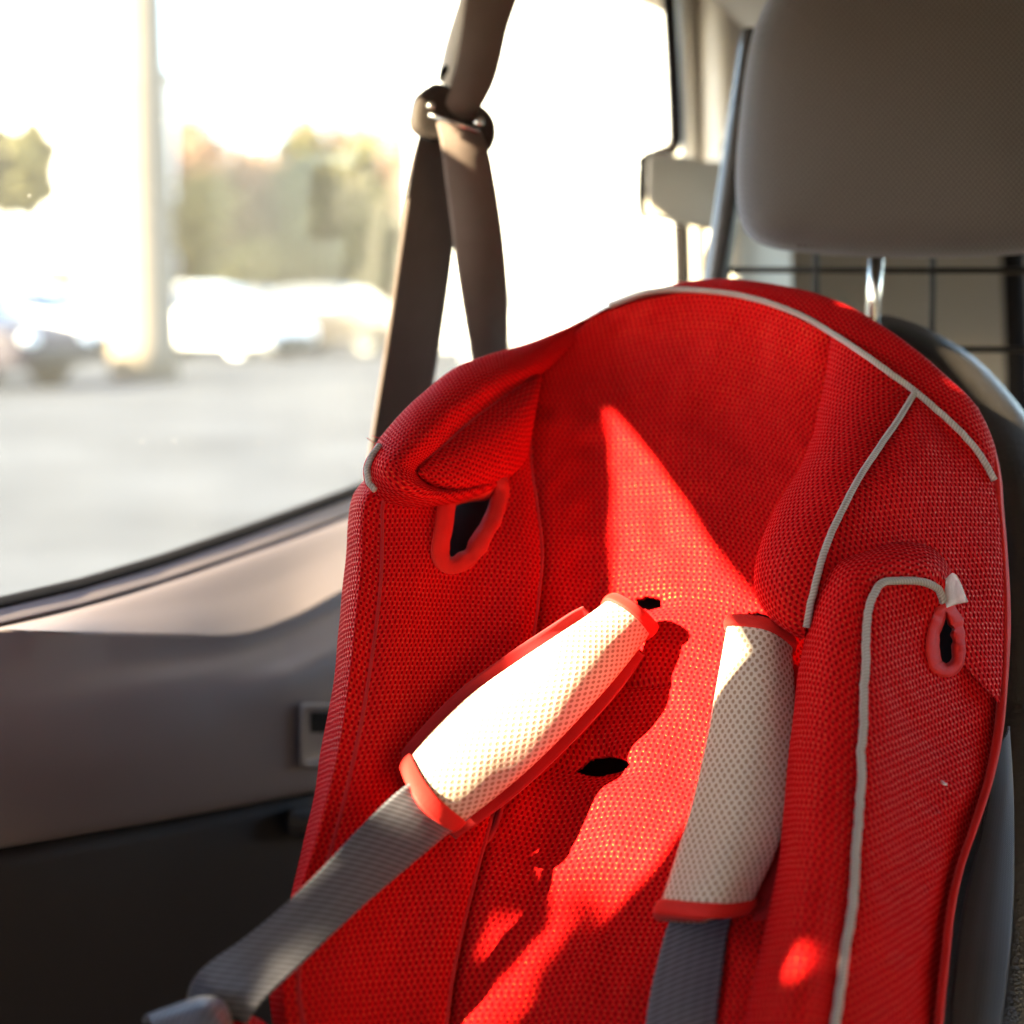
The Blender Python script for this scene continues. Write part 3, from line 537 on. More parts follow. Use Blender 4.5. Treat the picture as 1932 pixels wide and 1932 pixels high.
# top rim with the long piping
P1 = [(1085, 612, 1.212), (1150, 577, 1.212), (1215, 553, 1.203), (1260, 546, 1.196), (1400, 558, 1.168), (1500, 590, 1.147), (1580, 635, 1.124), (1660, 690, 1.102), (1725, 738, 1.085), (1810, 812, 1.068), (1850, 858, 1.062), (1876, 906, 1.056)]
RT = [(1095, 606, 1.225), (1165, 570, 1.228), (1240, 539, 1.226), (1340, 524, 1.208), (1450, 530, 1.186), (1550, 553, 1.163), (1650, 601, 1.14), (1750, 670, 1.115), (1822, 736, 1.097), (1856, 778, 1.09), (1880, 838, 1.082), (1891, 910, 1.075)]
RTm = [(1088, 609, 1.216), (1156, 573, 1.217), (1225, 545, 1.211), (1300, 533, 1.200), (1428, 542, 1.172), (1530, 572, 1.150), (1620, 617, 1.128), (1710, 680, 1.104), (1780, 738, 1.084), (1838, 800, 1.072), (1868, 850, 1.066), (1884, 908, 1.06)]
RTb = [(1105, 640, 1.29), (1175, 605, 1.30), (1250, 575, 1.30), (1340, 560, 1.29), (1445, 566, 1.27), (1540, 588, 1.245), (1635, 634, 1.22), (1730, 702, 1.19), (1795, 765, 1.17), (1830, 805, 1.16), (1852, 850, 1.15), (1862, 915, 1.14)]
rim = loft([P1, RTm, RT, RTb], 360, 60, puff=.0015, pe=6, wr=.0009, seed=12)
grid_obj('top_rim', rim, M['red'], cs)
def pipe(name, l, parent, gs, r=.0019, wob=.0, n=120):
    c = resamp(crom(C3(l)), n); q_ = PX(c)
    dd = np.array([min(surf_depth(gs, x+ox, y+oy) for ox, oy in ((0, 0), (5, 0), (-5, 0), (0, 5), (0, -5))) for x, y in q_])
    dd = np.minimum(dd, np.convolve(np.pad(dd, 4, mode='edge'), np.ones(9)/9, 'valid'))-r*.9
    c = np.array([P(x, y, d) for (x, y), d in zip(q_, dd)]); c[1:-1] = (c[:-2]+c[1:-1]*2+c[2:])/4
    if n > 60: c[2:-2] = (c[:-4]+c[1:-3]+c[2:-2]+c[3:-1]+c[4:])/5
    if wob: c = c+RTV*(wob*np.convolve(np.random.default_rng(3).normal(size=n+10), np.ones(11)/11, 'valid'))[:, None]
    return tube_obj(name, c, r, M['pipe'], parent, 10)

# right side: head wing
SLOTR = [(1770, 1252), (1765, 1225), (1768, 1192), (1777, 1164), (1784, 1150), (1794, 1166), (1802, 1196), (1804, 1228), (1799, 1252), (1785, 1260)]
R3 = [(1727, 740, 1.083), (1685, 806, 1.048), (1640, 872, 1.014), (1600, 940, .985), (1567, 1010, .966), (1548, 1062, .955), (1532, 1130, .946), (1521, 1184, .944)]
R2 = [(1576, 640, 1.122), (1556, 748, 1.098), (1529, 860, 1.060), (1487, 945, 1.030), (1457, 1010, 1.005), (1439, 1075, .988), (1440, 1122, .978), (1463, 1166, .968), (1514, 1202, .958)]
R1 = [(1578, 646, 1.15), (1570, 750, 1.145), (1560, 860, 1.125), (1535, 945, 1.11), (1515, 1010, 1.095), (1500, 1075, 1.08), (1500, 1122, 1.065), (1515, 1160, 1.055), (1540, 1190, 1.045)]
R23 = [(1655, 690, 1.088), (1622, 780, 1.058), (1580, 868, 1.020), (1535, 950, .990), (1503, 1020, .970), (1485, 1080, .957), (1482, 1130, .950), (1495, 1180, .948), (1519, 1198, .949)]
wr_ = empty('head_wing', None, '', ''); del wr_['label'], wr_['category']; wr_.parent = cs
rw = loft([R1, R2, R23, R3], 260, 110, puff=.002, pe=6, wr=.0011, seed=14)
grid_obj('wing_roll', rw, M['red'], wr_)

RO = [(1730, 742, 1.083), (1770, 772, 1.076), (1810, 813, 1.069), (1850, 859, 1.063), (1874, 908, 1.057), (1884, 960, 1.047), (1890, 1020, 1.036), (1894, 1090, 1.022), (1895, 1160, 1.008), (1893, 1240, .99), (1886, 1330, .968)]
RFm = [(1729, 742, 1.081), (1728, 800, 1.056), (1727, 870, 1.030), (1722, 940, 1.008), (1716, 1010, .992), (1712, 1070, .98), (1710, 1130, .972), (1710, 1190, .965)]
R3x = R3[:-1]+[(1525, 1190, .952), (1540, 1290, .94)]
rf = loft([[(x, y, d+.001) for x, y, d in R3x], RFm, RO], 260, 150, puff=.003, pe=7, wr=.0012, seed=15)
grid_obj('wing_panel', rf, M['red'], wr_, hole=SLOTR, planar=True)
pipe('piping', R3, wr_, [rw, rf], .0021, .0006)
pipe('piping', P1[1:], cs, [rim, center, rw, rf], .0021, .0008, 160)
# bound outer edge of the cover on the right
E0 = [(1838, 768, 1.115), (1872, 842, 1.078), (1886, 905, 1.056), (1890, 960, 1.046), (1896, 1030, 1.032), (1899, 1100, 1.018), (1900, 1180, 1.002), (1897, 1280, .98), (1886, 1390, .952), (1868, 1475, .928), (1840, 1565, .902), (1815, 1640, .884), (1798, 1720, .865), (1788, 1810, .845), (1774, 1940, .82), (1768, 2000, .81)]
E1 = [(x+9, y-2, d+.012) for x, y, d in E0]; E2 = [(x+4, y, d+.05) for x, y, d in E0]
Ei = [(x-14, y+4, d+.004) for x, y, d in E0]
grid_obj('edge_binding', loft([Ei, E0, E1, E2], 260, 26, puff=.001, wr=.0008, seed=16), M['bind'], cs, thick=.003)
# right side: lower bolster with its piping
L3 = [(1781, 1136, .938), (1771, 1112, .930), (1740, 1098, .922), (1690, 1096, .912), (1661, 1101, .905), (1645, 1130, .898), (1635, 1200, .886), (1632, 1280, .871), (1626, 1400, .849), (1620, 1550, .82), (1609, 1680, .796), (1590, 1830, .768), (1574, 1965, .745)]; L3 = [(x, y, d+.03) for x, y, d in L3]
L2 = [(1792, 1128, .958), (1788, 1078, .958), (1752, 1043, .955), (1700, 1036, .948), (1640, 1045, .940), (1585, 1066, .935), (1550, 1106, .932), (1526, 1190, .92), (1512, 1270, .907), (1504, 1360, .89), (1495, 1460, .868), (1479, 1600, .84), (1455, 1722, .815), (1430, 1850, .787), (1402, 1975, .76)]; L2 = [(x, y, d+.03) for x, y, d in L2]
L1 = [(1800, 1140, .975), (1795, 1100, 1.0), (1755, 1075, 1.0), (1700, 1070, 1.0), (1650, 1080, .995), (1610, 1110, .995), (1590, 1150, .99), (1575, 1230, .985), (1565, 1300, .975), (1560, 1380, .96), (1550, 1470, .94), (1535, 1605, .91), (1510, 1725, .885), (1485, 1855, .855), (1460, 1980, .83)]; L1 = [(x, y, d+.03) for x, y, d in L1]
L23 = [(1786, 1132, .946), (1779, 1094, .938), (1746, 1068, .930), (1695, 1064, .920), (1650, 1074, .911), (1612, 1095, .904), (1592, 1140, .895), (1578, 1220, .879), (1570, 1310, .862), (1563, 1420, .839), (1552, 1560, .810), (1533, 1690, .784), (1510, 1835, .756), (1488, 1970, .733)]; L23 = [(x, y, d+.03) for x, y, d in L23]
br = empty('side_bolster', None, '', ''); del br['label'], br['category']; br.parent = cs
rl = loft([L1, L2, L23, L3], 420, 90, puff=.002, pe=6, wr=.0011, seed=18)
grid_obj('inner_roll', rl, M['red_coarse'], br)

LFm = [(1790, 1145, .948), (1788, 1165, .944), (1780, 1190, .938), (1765, 1220, .930), (1755, 1260, .921), (1748, 1320, .907), (1742, 1400, .890), (1734, 1500, .866), (1720, 1600, .843), (1702, 1720, .816), (1685, 1840, .79), (1670, 1970, .762)]; LFm = [(x, y, d+.03) for x, y, d in LFm]
LO = [(1800, 1132, .962), (1835, 1150, .975), (1868, 1190, .985), (1888, 1250, .982), (1889, 1330, .966), (1878, 1410, .945), (1858, 1490, .922), (1832, 1570, .90), (1806, 1645, .882), (1788, 1730, .862), (1776, 1830, .84), (1760, 1970, .81)]; LO = [(x, y, d+.022) for x, y, d in LO]
lf = loft([[(x, y, d+.001) for x, y, d in L3], LFm, LO], 420, 110, puff=.003, pe=7, wr=.0014, seed=19)
pipe('piping', L3, br, [rl, lf], .0023, .0013, 220)
grid_obj('outer_panel', lf, M['red'], br, hole=SLOTR, planar=True)
bind_ring('slot_binding', SLOTR, [lf, rf], 19, M['bind'], br, .001)
tg = loft([[(1789, 1086, 0.955), (1800, 1112, 0.954), (1812, 1140, 0.955), (1823, 1141, 0.957)], [(1803, 1078, 0.960), (1812, 1100, 0.958), (1820, 1122, 0.962), (1826, 1136, 0.962)]], 16, 6)
tg = loft([[(1784, 1092, 0.966), (1782, 1118, 0.964), (1782, 1142, 0.962), (1786, 1146, 0.961)], [(1797, 1081, 0.962), (1800, 1106, 0.960), (1803, 1130, 0.959), (1806, 1140, 0.960)], [(1805, 1085, 0.960), (1813, 1105, 0.954), (1820, 1124, 0.952), (1825, 1136, 0.952)]], 20, 16)
grid_obj('care_tag', tg, M['tag'], br, thick=.0006)
# harness pads and straps
def pad(name, ul_, cr_, lr_, top_pts, seed, mat=M['cream']):
    root = empty(name, None, '', ''); del root['label'], root['category']; root.parent = cs
    gp = loft([ul_, cr_, lr_], 150, 80, puff=.002, pe=5, wr=.0014, seed=seed)
    # roll the long edges under
    nrm = flip_to_cam(gp); tv = np.linspace(-1, 1, 80)[None, :, None]; gp = gp-nrm*.010*np.abs(tv)**12
    grid_obj('pad_cover', gp, mat, root, thick=.008)
    return root, gp
def end_band(root, gp, i0, i1, extra=1.04, lift=.0015, mat=M['bind']):
    sub = gp[i0:i1]; c = sub.mean(1, keepdims=True); sub = c+(sub-c)*extra
    nrm = flip_to_cam(sub); nu = sub.shape[0]; prof = np.sin(np.linspace(0.08, math.pi-.08, nu))[:, None, None]
    gg = sub+nrm*(lift+.0010*prof)
    gg = np.concatenate([gg[:1]-nrm[:1]*.008, gg, gg[-1:]-nrm[-1:]*.008], 0)
    return grid_obj('end_binding', gg, mat, root, thick=.002)
A_ul = [(1148, 1118, 1.036), (1105, 1150, 1.018), (1030, 1198, .992), (960, 1242, .979), (880, 1300, .963), (815, 1362, .945), (775, 1408, .932), (752, 1440, .925)]
A_cr = [(1200, 1148, 1.030), (1150, 1192, 1.008), (1080, 1262, .976), (1000, 1335, .957), (930, 1400, .938), (868, 1455, .921), (815, 1500, .906), (790, 1525, .899)]
A_lr = [(1245, 1188, 1.044), (1212, 1232, 1.024), (1160, 1300, .995), (1100, 1368, .976), (1030, 1440, .956), (960, 1502, .937), (905, 1545, .922), (858, 1576, .911)]
p1, gp1 = pad('shoulder_pad', A_ul, A_cr, A_lr, None, 21)
end_band(p1, gp1, 0, 8, 1.02); end_band(p1, gp1, 141, 150, 1.02)
lin = [[(x-5, y-6, d+.014) for x, y, d in A_ul[1:]], [(x, y, d+.028) for x, y, d in A_cr[1:]], [(x+5, y+4, d+.014) for x, y, d in A_lr[1:]]]
grid_obj('pad_lining', loft(lin, 90, 40, wr=.0015, seed=22), M['redback'], p1, thick=.003)
fl = loft([[(948, 1478, .962), (940, 1530, .958), (918, 1588, .950), (886, 1652, .94)], [(930, 1490, .966), (918, 1540, .962), (900, 1590, .956), (880, 1645, .944)], [(905, 1500, .975), (895, 1545, .970), (884, 1595, .962), (874, 1640, .95)]], 30, 20, wr=.001, seed=23)
grid_obj('pad_flap', fl, M['redback'], p1, thick=.003)
B_ul = [(1364, 1163, .988), (1356, 1200, .980), (1332, 1325, .955), (1312, 1420, .936), (1286, 1530, .913), (1254, 1630, .892), (1234, 1690, .879), (1224, 1722, .873)]
B_cr = [(1440, 1170, .972), (1440, 1215, .962), (1432, 1330, .932), (1420, 1420, .910), (1400, 1530, .886), (1365, 1635, .862), (1345, 1695, .850), (1335, 1735, .845)]
B_lr = [(1506, 1212, .984), (1510, 1262, .970), (1514, 1350, .946), (1510, 1450, .920), (1498, 1550, .898), (1474, 1622, .884), (1450, 1668, .876), (1424, 1714, .871)]
p2, gp2 = pad('shoulder_pad', B_ul, B_cr, B_lr, None, 24)
end_band(p2, gp2, 0, 7, 1.015); end_band(p2, gp2, 143, 150, 1.02)
lin = [[(x+14, y+3, d+.016) for x, y, d in B_ul[1:]], [(x+10, y+3, d+.028) for x, y, d in B_cr[1:]], [(x+13, y+8, d+.006) for x, y, d in B_lr[1:]]]
grid_obj('pad_lining', loft(lin, 90, 40, wr=.0010, seed=25), M['redback'], p2, thick=.003)
fl = loft([[(1372, 1742, .872), (1400, 1735, .876), (1440, 1700, .882), (1470, 1640, .89)], [(1375, 1768, .868), (1412, 1758, .870), (1455, 1715, .876), (1485, 1640, .884)], [(1365, 1772, .884), (1410, 1765, .89), (1460, 1720, .9), (1495, 1650, .91)]], 30, 20, wr=.001, seed=26)
grid_obj('pad_flap', fl, M['redback'], p2, thick=.003)
ribbon('harness_strap', [(900, 1390, .95), (800, 1460, .918), (752, 1492, .895), (680, 1560, .868), (610, 1635, .846), (540, 1703, .828), (460, 1770, .814), (400, 1812, .81), (368, 1842, .812), (352, 1880, .82), (350, 1930, .83)], [(960, 1460, .96), (890, 1540, .93), (838, 1580, .898), (760, 1645, .872), (690, 1705, .850), (625, 1765, .832), (560, 1828, .817), (510, 1875, .808), (478, 1912, .804), (450, 1960, .806), (430, 2010, .812)], M['strap'], cs, 160, 18, bow=.0015)
ribbon('harness_strap', [(1330, 1650, .895), (1275, 1710, .878), (1258, 1750, .868), (1244, 1800, .857), (1230, 1860, .843), (1218, 1932, .826), (1210, 2010, .81)], [(1440, 1640, .895), (1392, 1700, .878), (1376, 1748, .868), (1368, 1800, .855), (1360, 1860, .84), (1352, 1932, .823), (1346, 2010, .806)], M['strap'], cs, 120, 18, bow=.002)
# folded strap end and the lap bolster at the bottom left
gb_ = loft([[(268, 1925, .80), (300, 1912, .81), (360, 1892, .82), (415, 1900, .82), (450, 1950, .815)], [(276, 1914, .785), (322, 1893, .785), (375, 1876, .785), (418, 1888, .785), (438, 1925, .785), (446, 1970, .785)], [(285, 1935, .765), (335, 1915, .762), (385, 1900, .762), (415, 1915, .765), (432, 1950, .77), (440, 1990, .775)], [(300, 2000, .755), (345, 2000, .75), (390, 2000, .75), (420, 2000, .755), (440, 2010, .765)]], 60, 40, wr=.001, seed=33)
grid_obj('strap_fold', gb_, M['strap'], cs, thick=.002)
gc_ = loft([[(400, 1950, .84), (450, 1930, .845), (500, 1945, .85), (540, 1990, .855)], [(405, 1925, .815), (445, 1912, .815), (490, 1925, .815), (530, 1965, .82)], [(400, 1980, .79), (450, 1975, .785), (500, 1990, .79), (540, 2010, .80)]], 60, 40)
grid_obj('lap_bolster', gc_, M['red'], cs, thick=.004)
# black shell behind the cover
sh = loft([[(x+45, y+10, d+.085) for x, y, d in OLc], [(900, 850, 1.24), (900, 1000, 1.20), (880, 1200, 1.15), (850, 1400, 1.09), (800, 1600, 1.04), (760, 1800, .99), (740, 2010, .93)], [(1250, 700, 1.31), (1250, 850, 1.27), (1250, 1000, 1.23), (1240, 1200, 1.17), (1220, 1400, 1.12), (1200, 1600, 1.06), (1180, 1800, 1.0), (1160, 2010, .94)], [(1700, 860, 1.20), (1700, 1000, 1.16), (1700, 1200, 1.11), (1690, 1400, 1.05), (1660, 1600, .99), (1630, 1800, .94), (1600, 2010, .89)], [(x-14, y+6, d+.07) for x, y, d in E0]], 90, 70)
grid_obj('shell', sh, M['shell'], cs, thick=.006)
# stray threads on the cover
for l in ([(712, 850, 1.045), (722, 838, 1.04), (721, 826, 1.04), (712, 826, 1.042), (702, 822, 1.045)], [(720, 838, 1.04), (706, 836, 1.045), (692, 826, 1.05)], [(1300, 545, 1.2), (1292, 533, 1.205), (1283, 530, 1.207), (1278, 536, 1.207)]):
    tube_obj('stray_thread', resamp(C3(l), 24), .00025, M['redback'], cs, 5)
tube_obj('lint', resamp(C3([(1776, 1474, .905), (1781, 1479, .903), (1786, 1480, .905)]), 8), .0006, M['tag'], cs, 6)
ls = ribbon('lap_strap', [(1868, 1420, 1.0), (1862, 1520, .975), (1838, 1620, .95), (1815, 1720, .925), (1800, 1830, .90), (1788, 1960, .875), (1780, 2020, .86)], [(1905, 1370, 1.03), (1912, 1480, 1.0), (1914, 1580, .972), (1913, 1690, .945), (1906, 1800, .917), (1886, 1960, .885), (1876, 2020, .87)], M['blackstrap'], None, 80, 14, bow=.004)
ls['label'] = 'dark grey belt strap hanging down beside the right edge of the red child seat'; ls['category'] = 'strap'

# ------------------------------------------------------------------ outside the window
def struct(o): o['kind'] = 'structure'; return o
k = N('mottled_asphalt'); p = k.geo(); v = k.noise(.55, 6, p); v2 = k.noise(30, 3, p)
k.set(Base_Color=k.mix(v, (.012, .0135, .018), (.082, .087, .103)), Roughness=.95, Specular_IOR_Level=.05); k.bump(v2, .3, .01); M['asphalt'] = k.m  # noise mixes darker and lighter grey over the ground
gnd = MB(); gnd.v = [(-400, -60, 0), (400, -60, 0), (400, 900, 0), (-400, 900, 0)]; gnd.f = [[0, 1, 2, 3]]
struct(gnd.build('ground', M['asphalt']))
M['kerb'] = plain('concrete_kerb', (.32, .31, .29)); M['dirt'] = plain('dry_earth', (.15, .11, .075), .95, .6)
M['wallw'] = plain('white_render', (.75, .73, .70), .9, .8, .06); M['wglass'] = plain('dark_window_glass', (.03, .035, .04), .08, 3, .2, .6)
M['pole'] = plain('beige_concrete', (.21, .165, .12), .9, 3, .15); M['paintw'] = plain('white_car_paint', (.72, .72, .72), .18, 3, .03, .7); M['paints'] = plain('silver_car_paint', (.45, .45, .46), .2, 3, .05, .7, .3)
M['paintb'] = plain('dark_brown_car_paint', (.030, .026, .024), .2, 3, .1, .5); M['paintd'] = plain('dark_purple_car_paint', (.012, .008, .018), .45, 3, .1, .25); M['tyre'] = plain('tyre_rubber', (.02, .02, .02), .8, 8); M['rim'] = metal('alloy_rim', (.7, .7, .7), .25)
M['glint'] = plain('car_window_glass', (.35, .36, .36), .07, 3, .05, 1., 1.); M['lamp'] = plain('headlamp_glass', (.8, .8, .78), .1, 3, .05, .8)
M['bark'] = plain('bark', (.10, .075, .055), .95, 6, .3)
M['leafg'] = plain('green_leaves', (.115, .105, .042), .7, 1.2, .4); M['leafb'] = plain('dry_brown_leaves', (.24, .145, .095), .8, 1.2, .3); M['wood'] = plain('dry_scrub', (.24, .15, .10), .9, 1., .35)
kb = MB().box((-60, 62, 0), (60, 62.3, .14)); struct(kb.build('kerb', M['kerb']))
bank = []
nx, ny = 90, 14
hn = smoothnoise(nx, ny, (16, 4), 41)
g = np.zeros((nx, ny, 3))
for i in range(nx):
    for j in range(ny):
        x = -60+120*i/(nx-1); y = 62.3+40*j/(ny-1); g[i, j] = (x, y, .14+3.6*(j/(ny-1))**.8+.25*hn[i, j])
struct(grid_obj('earth_bank', g, M['dirt']))
def parked_car(paint, loc, rz, label):
    o = empty('parked_car', None, label, 'car', 'cars parked outside the window'); o.location = loc; o.rotation_euler = (0, 0, rz)
    # side profile (y along the length, nose at -y), swept across the width with tumblehome
    prof = [(-2.1, .32), (-2.12, .55), (-2.02, .74), (-1.5, .86), (-1.05, .93), (1.35, 1.0), (2.0, .98), (2.1, .72), (2.1, .36), (1.75, .28), (-1.75, .26)]
    rings = []
    for x, sc in ((-.86, .93), (-.80, .985), (-.5, 1.), (.5, 1.), (.80, .985), (.86, .93)): rings.append([(x, y*sc, .62+(z-.62)*sc) for y, z in prof])
    MB().ring_loft(rings).build('body', paint, o, False, .04, 3)
    cab = [(-1.08, .90), (-.35, 1.40), (.1, 1.475), (.95, 1.45), (1.45, 1.30), (1.75, .96)]
    rings = [[(x*(1-.24*((z-.9)/.58)), y, z) for y, z in cab] for x in (-.78, .78)]
    MB().ring_loft([[(x, y*.985, z-.0) for x, y, z in rings[0]], rings[0], rings[1]]).build('cabin', M['wglass'], o, False, .03, 2)
    top = [(-.38, 1.39), (.1, 1.485), (.95, 1.46), (1.42, 1.32)]
    MB().ring_loft([[(x, y, z+dz) for y, z in top for dz in (0,)]+[(x, y, z-.05) for y, z in top[::-1]] for x in (-.60, .60)]).build('roof', paint, o, False, .02, 2)
    wg = np.array([[(u*.68*(1-.22*v), -1.07+.70*v-.05*(1-u*u)-.012, .925+.475*v+.02*math.sin(v*3.14)) for u in np.linspace(-1, 1, 13)] for v in np.linspace(0, 1, 9)])
    grid_obj('windscreen', wg, M['glint'], o, thick=.004)
    for sx in (-1, 1):
        for y0, y1 in ((-.72, .10), (.18, 1.10)):
            pg = np.array([[(sx*(.795-.20*v+.03*math.sin(v*3.14)-.004*(2*u-1)**2), (y0+.42*v*(1 if y0 < 0 else 0))*(1-u)+(y1-.12*v*(0 if y0 < 0 else 1))*u, .985+.36*v) for u in np.linspace(0, 1, 9)] for v in np.linspace(0, 1, 7)])
            grid_obj('side_window', pg, M['glint'], o, thick=.004)
    for x in (-.62, .62):
        MB().ring_loft([[(x+.17*math.cos(a)*r, -2.03-dy, .66+.085*math.sin(a)*r) for a in np.linspace(0, 6.283, 14, endpoint=False)] for r, dy in ((1., -.1), (1, .02), (.8, .05), (.3, .065))]).build('headlight', M['lamp'], o, True)
        for y in (-1.32, 1.3):
            sx = 1 if x > 0 else -1
            def ringx(r, xo): return [(sx*xo, y+r*math.cos(a), .32+r*math.sin(a)) for a in np.linspace(0, 6.283, 22, endpoint=False)]
            wh = MB().ring_loft([ringx(.32, .66), ringx(.325, .70), ringx(.325, .85), ringx(.30, .88), ringx(.22, .88)]).build('wheel', M['tyre'], o)
            MB().ring_loft([ringx(.21, .86), ringx(.21, .885), ringx(.08, .87), ringx(.05, .89)]).build('rim', M['rim'], wh)
    MB().box((-.55, -2.14, .36), (.55, -2.08, .50)).build('grille', M['tyre'], o, False, .01)
    return o
def dupt(o, loc, rz, label):
    r = o.copy(); COL.objects.link(r); r.location = loc; r.rotation_euler = (0, 0, rz); r['label'] = label
    for c in list(o.children):
        q = c.copy(); COL.objects.link(q); q.parent = r
        for d in list(c.children):
            e = d.copy(); COL.objects.link(e); e.parent = q
    return r
def at(px, Y): return ((px-966)/966*KF*Y*1.0, Y, 0)
first = parked_car(M['paintw'], at(400, 33), rad(62), 'white parked car just right of the beige post, outside the window')
dupt(first, at(60, 32.5), rad(63), 'white parked car in front of the trimmed green tree')
dark = parked_car(M['paintb'], at(640, 36), rad(61), 'dark brown parked car seen just left of the hanging seat belt')
dupt(dark, at(222, 37), rad(62), 'dark brown parked car just left of the beige post, outside the window')
dupt(dark, at(500, 41), rad(62), 'dark brown parked car farther off, at the foot of the brown trees')
parked_car(M['paintd'], at(-120, 22), rad(70), 'dark purple parked car at the left edge of the window')
parked_car(M['paints'], at(1190, 21), rad(65), 'silver parked car seen between seat belt and rear pillar')
# beige post
pp = at(275, 24)
po = empty('concrete_post', None, 'tall beige concrete post standing in the car park', 'post'); po.location = pp
MB().ring_loft([[(r*math.cos(a), r*math.sin(a), z) for a in np.linspace(0, 6.283, 20, endpoint=False)] for r, z in ((.52, 0), (.50, .5), (.46, 3), (.36, 12))]).build('shaft', M['pole'], po, True)
# two white buildings
def building(name, x0, x1, y0, y1, h, label, rows, cols):
    o = empty(name, None, label, 'building')
    MB().box((x0, y0, 0), (x1, y1, h)).build('wall', M['wallw'], o)
    MB().box((x0-.2, y0-.2, h), (x1+.2, y1+.2, h+.3)).build('roof', M['kerb'], o, False, .02)
    for r in range(rows):
        for c in range(cols):
            cx = x0+(x1-x0)*(c+.5)/cols; cz = 1.6+2.9*r
            fr = MB().box((cx-.62, y0-.05, cz-.72), (cx+.62, y0-.002, cz+.72)).build('window', M['kerb'], o)
            MB().box((cx-.52, y0-.07, cz-.62), (cx+.52, y0-.053, cz+.62)).build('pane', M['wglass'], fr)
    return o
a0 = at(-260, 52)[0]; a1 = at(248, 52)[0]
building('white_building', a0, a1, 52, 60, 9, 'white rendered building behind the trimmed green tree at left', 1, 2)
a0 = at(775, 40)[0]; a1 = at(1500, 40)[0]
building('white_building', a0, a1, 40, 52, 14, 'tall white rendered building behind the seat belt and rear pillar', 1, 1)
# unseen branch added over the car to break up the sun on the seat
rb = np.random.default_rng(5); br_ = empty('dapple_branch', None, 'unseen leafy branch added over the car to dapple sunlight on the red seat', 'branch')
def up_sun(s_, z_, l_): return CF(s_, 0, z_)-SUN*l_
ends = [up_sun(-1.302, 1.258, 2.6), up_sun(-1.34, 1.262, 2.65), up_sun(-1.40, 1.30, 2.7)]
tube_obj('dapple_twig', resamp(crom(np.array(ends)), 30), .006, M['bark'], br_, 6)
lm = MB()
for i, (s_, z_) in enumerate(((-1.286, 1.272), (-1.312, 1.252), (-1.330, 1.246), (-1.335, 1.262), (-1.335, 1.228), (-1.35, 1.205), (-1.345, 1.172), (-1.365, 1.24), (-1.36, 1.28), (-1.345, 1.295))):
    c = up_sun(s_, z_, 2.6+rb.uniform(-.2, .3)); u = rb.normal(size=3); u -= SUN*(u @ SUN)*.8; u /= np.linalg.norm(u); w_ = np.cross(u, SUN)+rb.normal(size=3)*.3; w_ /= np.linalg.norm(w_); L_ = rb.uniform(.026, .040); k0 = len(lm.v)
    ring_ = [c+u*L_*math.cos(q_)*(1+.25*math.cos(q_))+w_*L_*.5*math.sin(q_) for q_ in np.linspace(0, 6.283, 12, endpoint=False)]
    lm.v += ring_; lm.f.append([k0+q_ for q_ in range(12)])
lm.build('dapple_leaves', M['leafg'], br_)
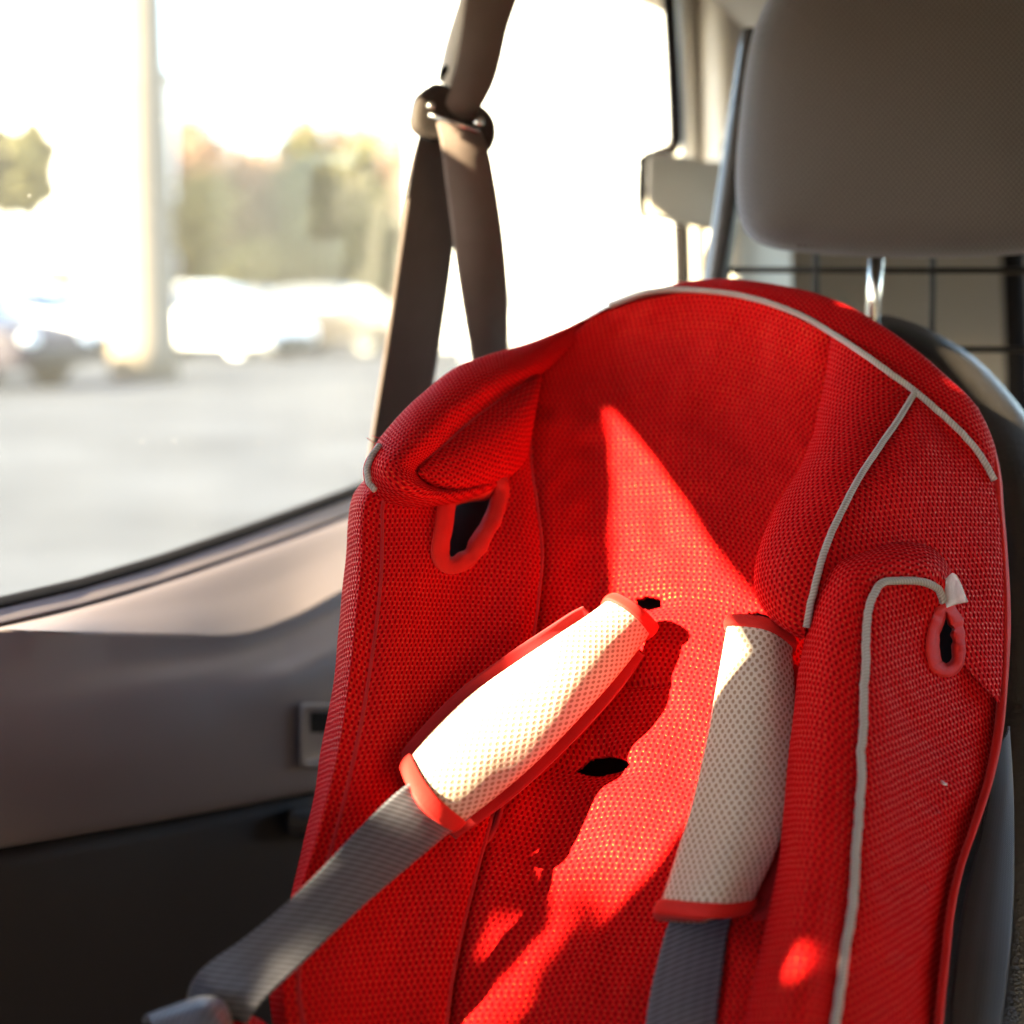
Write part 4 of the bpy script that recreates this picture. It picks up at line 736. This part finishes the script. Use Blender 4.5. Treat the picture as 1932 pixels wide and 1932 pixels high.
# trees
def tree(loc, h, wdt, seed, leaf, label, boxy=False, n=2600, base=.25):
    r = np.random.default_rng(seed); o = empty('tree', None, label, 'tree', 'trees beyond the car park'); o.location = loc
    lim = MB()
    def limb(a_, b_, r0, r1):
        a_ = np.array(a_); b_ = np.array(b_); t = (b_-a_)/np.linalg.norm(b_-a_); u = np.cross(t, [.3, .9, .1]); u /= np.linalg.norm(u); v_ = np.cross(t, u)
        lim.ring_loft([[a_*(1-f)+b_*f+(u*math.cos(q_)+v_*math.sin(q_))*(r0*(1-f)+r1*f) for q_ in np.linspace(0, 6.283, 8, endpoint=False)] for f in (0, .5, 1)])
    limb((0, 0, 0), (0, 0, h*.55), .16+.012*h, .09)
    tips = []
    for i in range(9):
        a = r.uniform(0, 6.28); z0 = h*r.uniform(.2, .5); rr_ = wdt*.5*r.uniform(.5, .9); tip = np.array((rr_*math.cos(a), rr_*math.sin(a), h*r.uniform(.5, .92))); limb((0, 0, z0), tip, .07, .02); tips.append(tip)
    lim.build('trunk', M['bark'], o, True)
    cl = []
    for i in range(46):
        if boxy: cl.append((np.array((r.uniform(-.5, .5)*wdt, r.uniform(-.3, .3)*wdt, h*r.uniform(base, .96))), .09*wdt))
        else:
            a = r.uniform(0, 6.28); q_ = math.sqrt(r.uniform(0, 1)); f = r.uniform(base, 1.); env = math.sin(min(1, (1.02-f)/(1-base)*1.15+.05)*math.pi*.5+.15)
            cl.append((np.array((wdt*.5*q_*math.cos(a)*env, wdt*.5*q_*math.sin(a)*env, h*f)), wdt*.13))
    vs = []; fs = []
    for i in range(n):
        c, sg = cl[r.integers(len(cl))]; p_ = c+r.normal(size=3)*sg*(.8 if not boxy else .6); s_ = r.uniform(.10, .22)*(1.5 if boxy else 1.); u = r.normal(size=3); u /= np.linalg.norm(u); v_ = np.cross(u, r.normal(size=3)); v_ /= np.linalg.norm(v_)
        k0 = len(vs); vs += [p_+u*s_, p_+v_*s_*.6, p_-u*s_, p_-v_*s_*.6]; fs.append([k0, k0+1, k0+2, k0+3])
    m = MB(); m.v = vs; m.f = fs; m.build('crown', leaf, o); return o
tree(at(40, 44), 5.9, 1.9, 1, M['leafg'], 'trimmed narrow green tree in front of the white building at left', True, 9000, .60)
for i, (px, Y, h, wd, leaf, lab, nn) in enumerate(((395, 64, 8.1, 4.6, 'leafb', 'bare brown tree immediately right of the beige post', 2600), (395, 56, 5.2, 3.4, 'leafg', 'low green tree in front of the bare brown tree by the post', 3000), (480, 70, 7.2, 5.5, 'leafb', 'brown tree second from the beige post', 2800), (590, 62, 7.2, 3.6, 'leafg', 'green tree among brown trees left of the seat belt', 3000), (640, 70, 8.4, 5.2, 'leafb', 'brown tree behind the green one left of the seat belt', 2800), (715, 66, 8.1, 4.8, 'leafb', 'tall brown tree closest to the hanging seat belt', 2800), (690, 60, 6.6, 2.4, 'leafg', 'slim green tree closest to the hanging seat belt', 1800), (540, 72, 6.4, 5., 'leafb', 'brown tree midway between post and seat belt', 2600))):
    tree(at(px, Y), h, wd, 10+i, M[leaf], lab, False, nn, .12)
# dry scrub under the trees
r = np.random.default_rng(77); vs = []; fs = []
for i in range(15000):
    c = np.array((r.uniform(-15.5, -3.4), r.uniform(63, 70), 0)); c[2] = r.uniform(.05, 1.)**1.1*(7.2+.7*math.sin(c[0]*1.3)+.5*math.sin(c[0]*2.9+1))+.2; s_ = r.uniform(.15, .35); u = r.normal(size=3); u /= np.linalg.norm(u); v_ = np.cross(u, r.normal(size=3)); v_ /= np.linalg.norm(v_)
    k0 = len(vs); vs += [c+u*s_, c+v_*s_*.5, c-u*s_, c-v_*s_*.5]; fs.append([k0, k0+1, k0+2, k0+3])
m = MB(); m.v = vs; m.f = fs; o = m.build('scrub', M['wood']); o['kind'] = 'stuff'
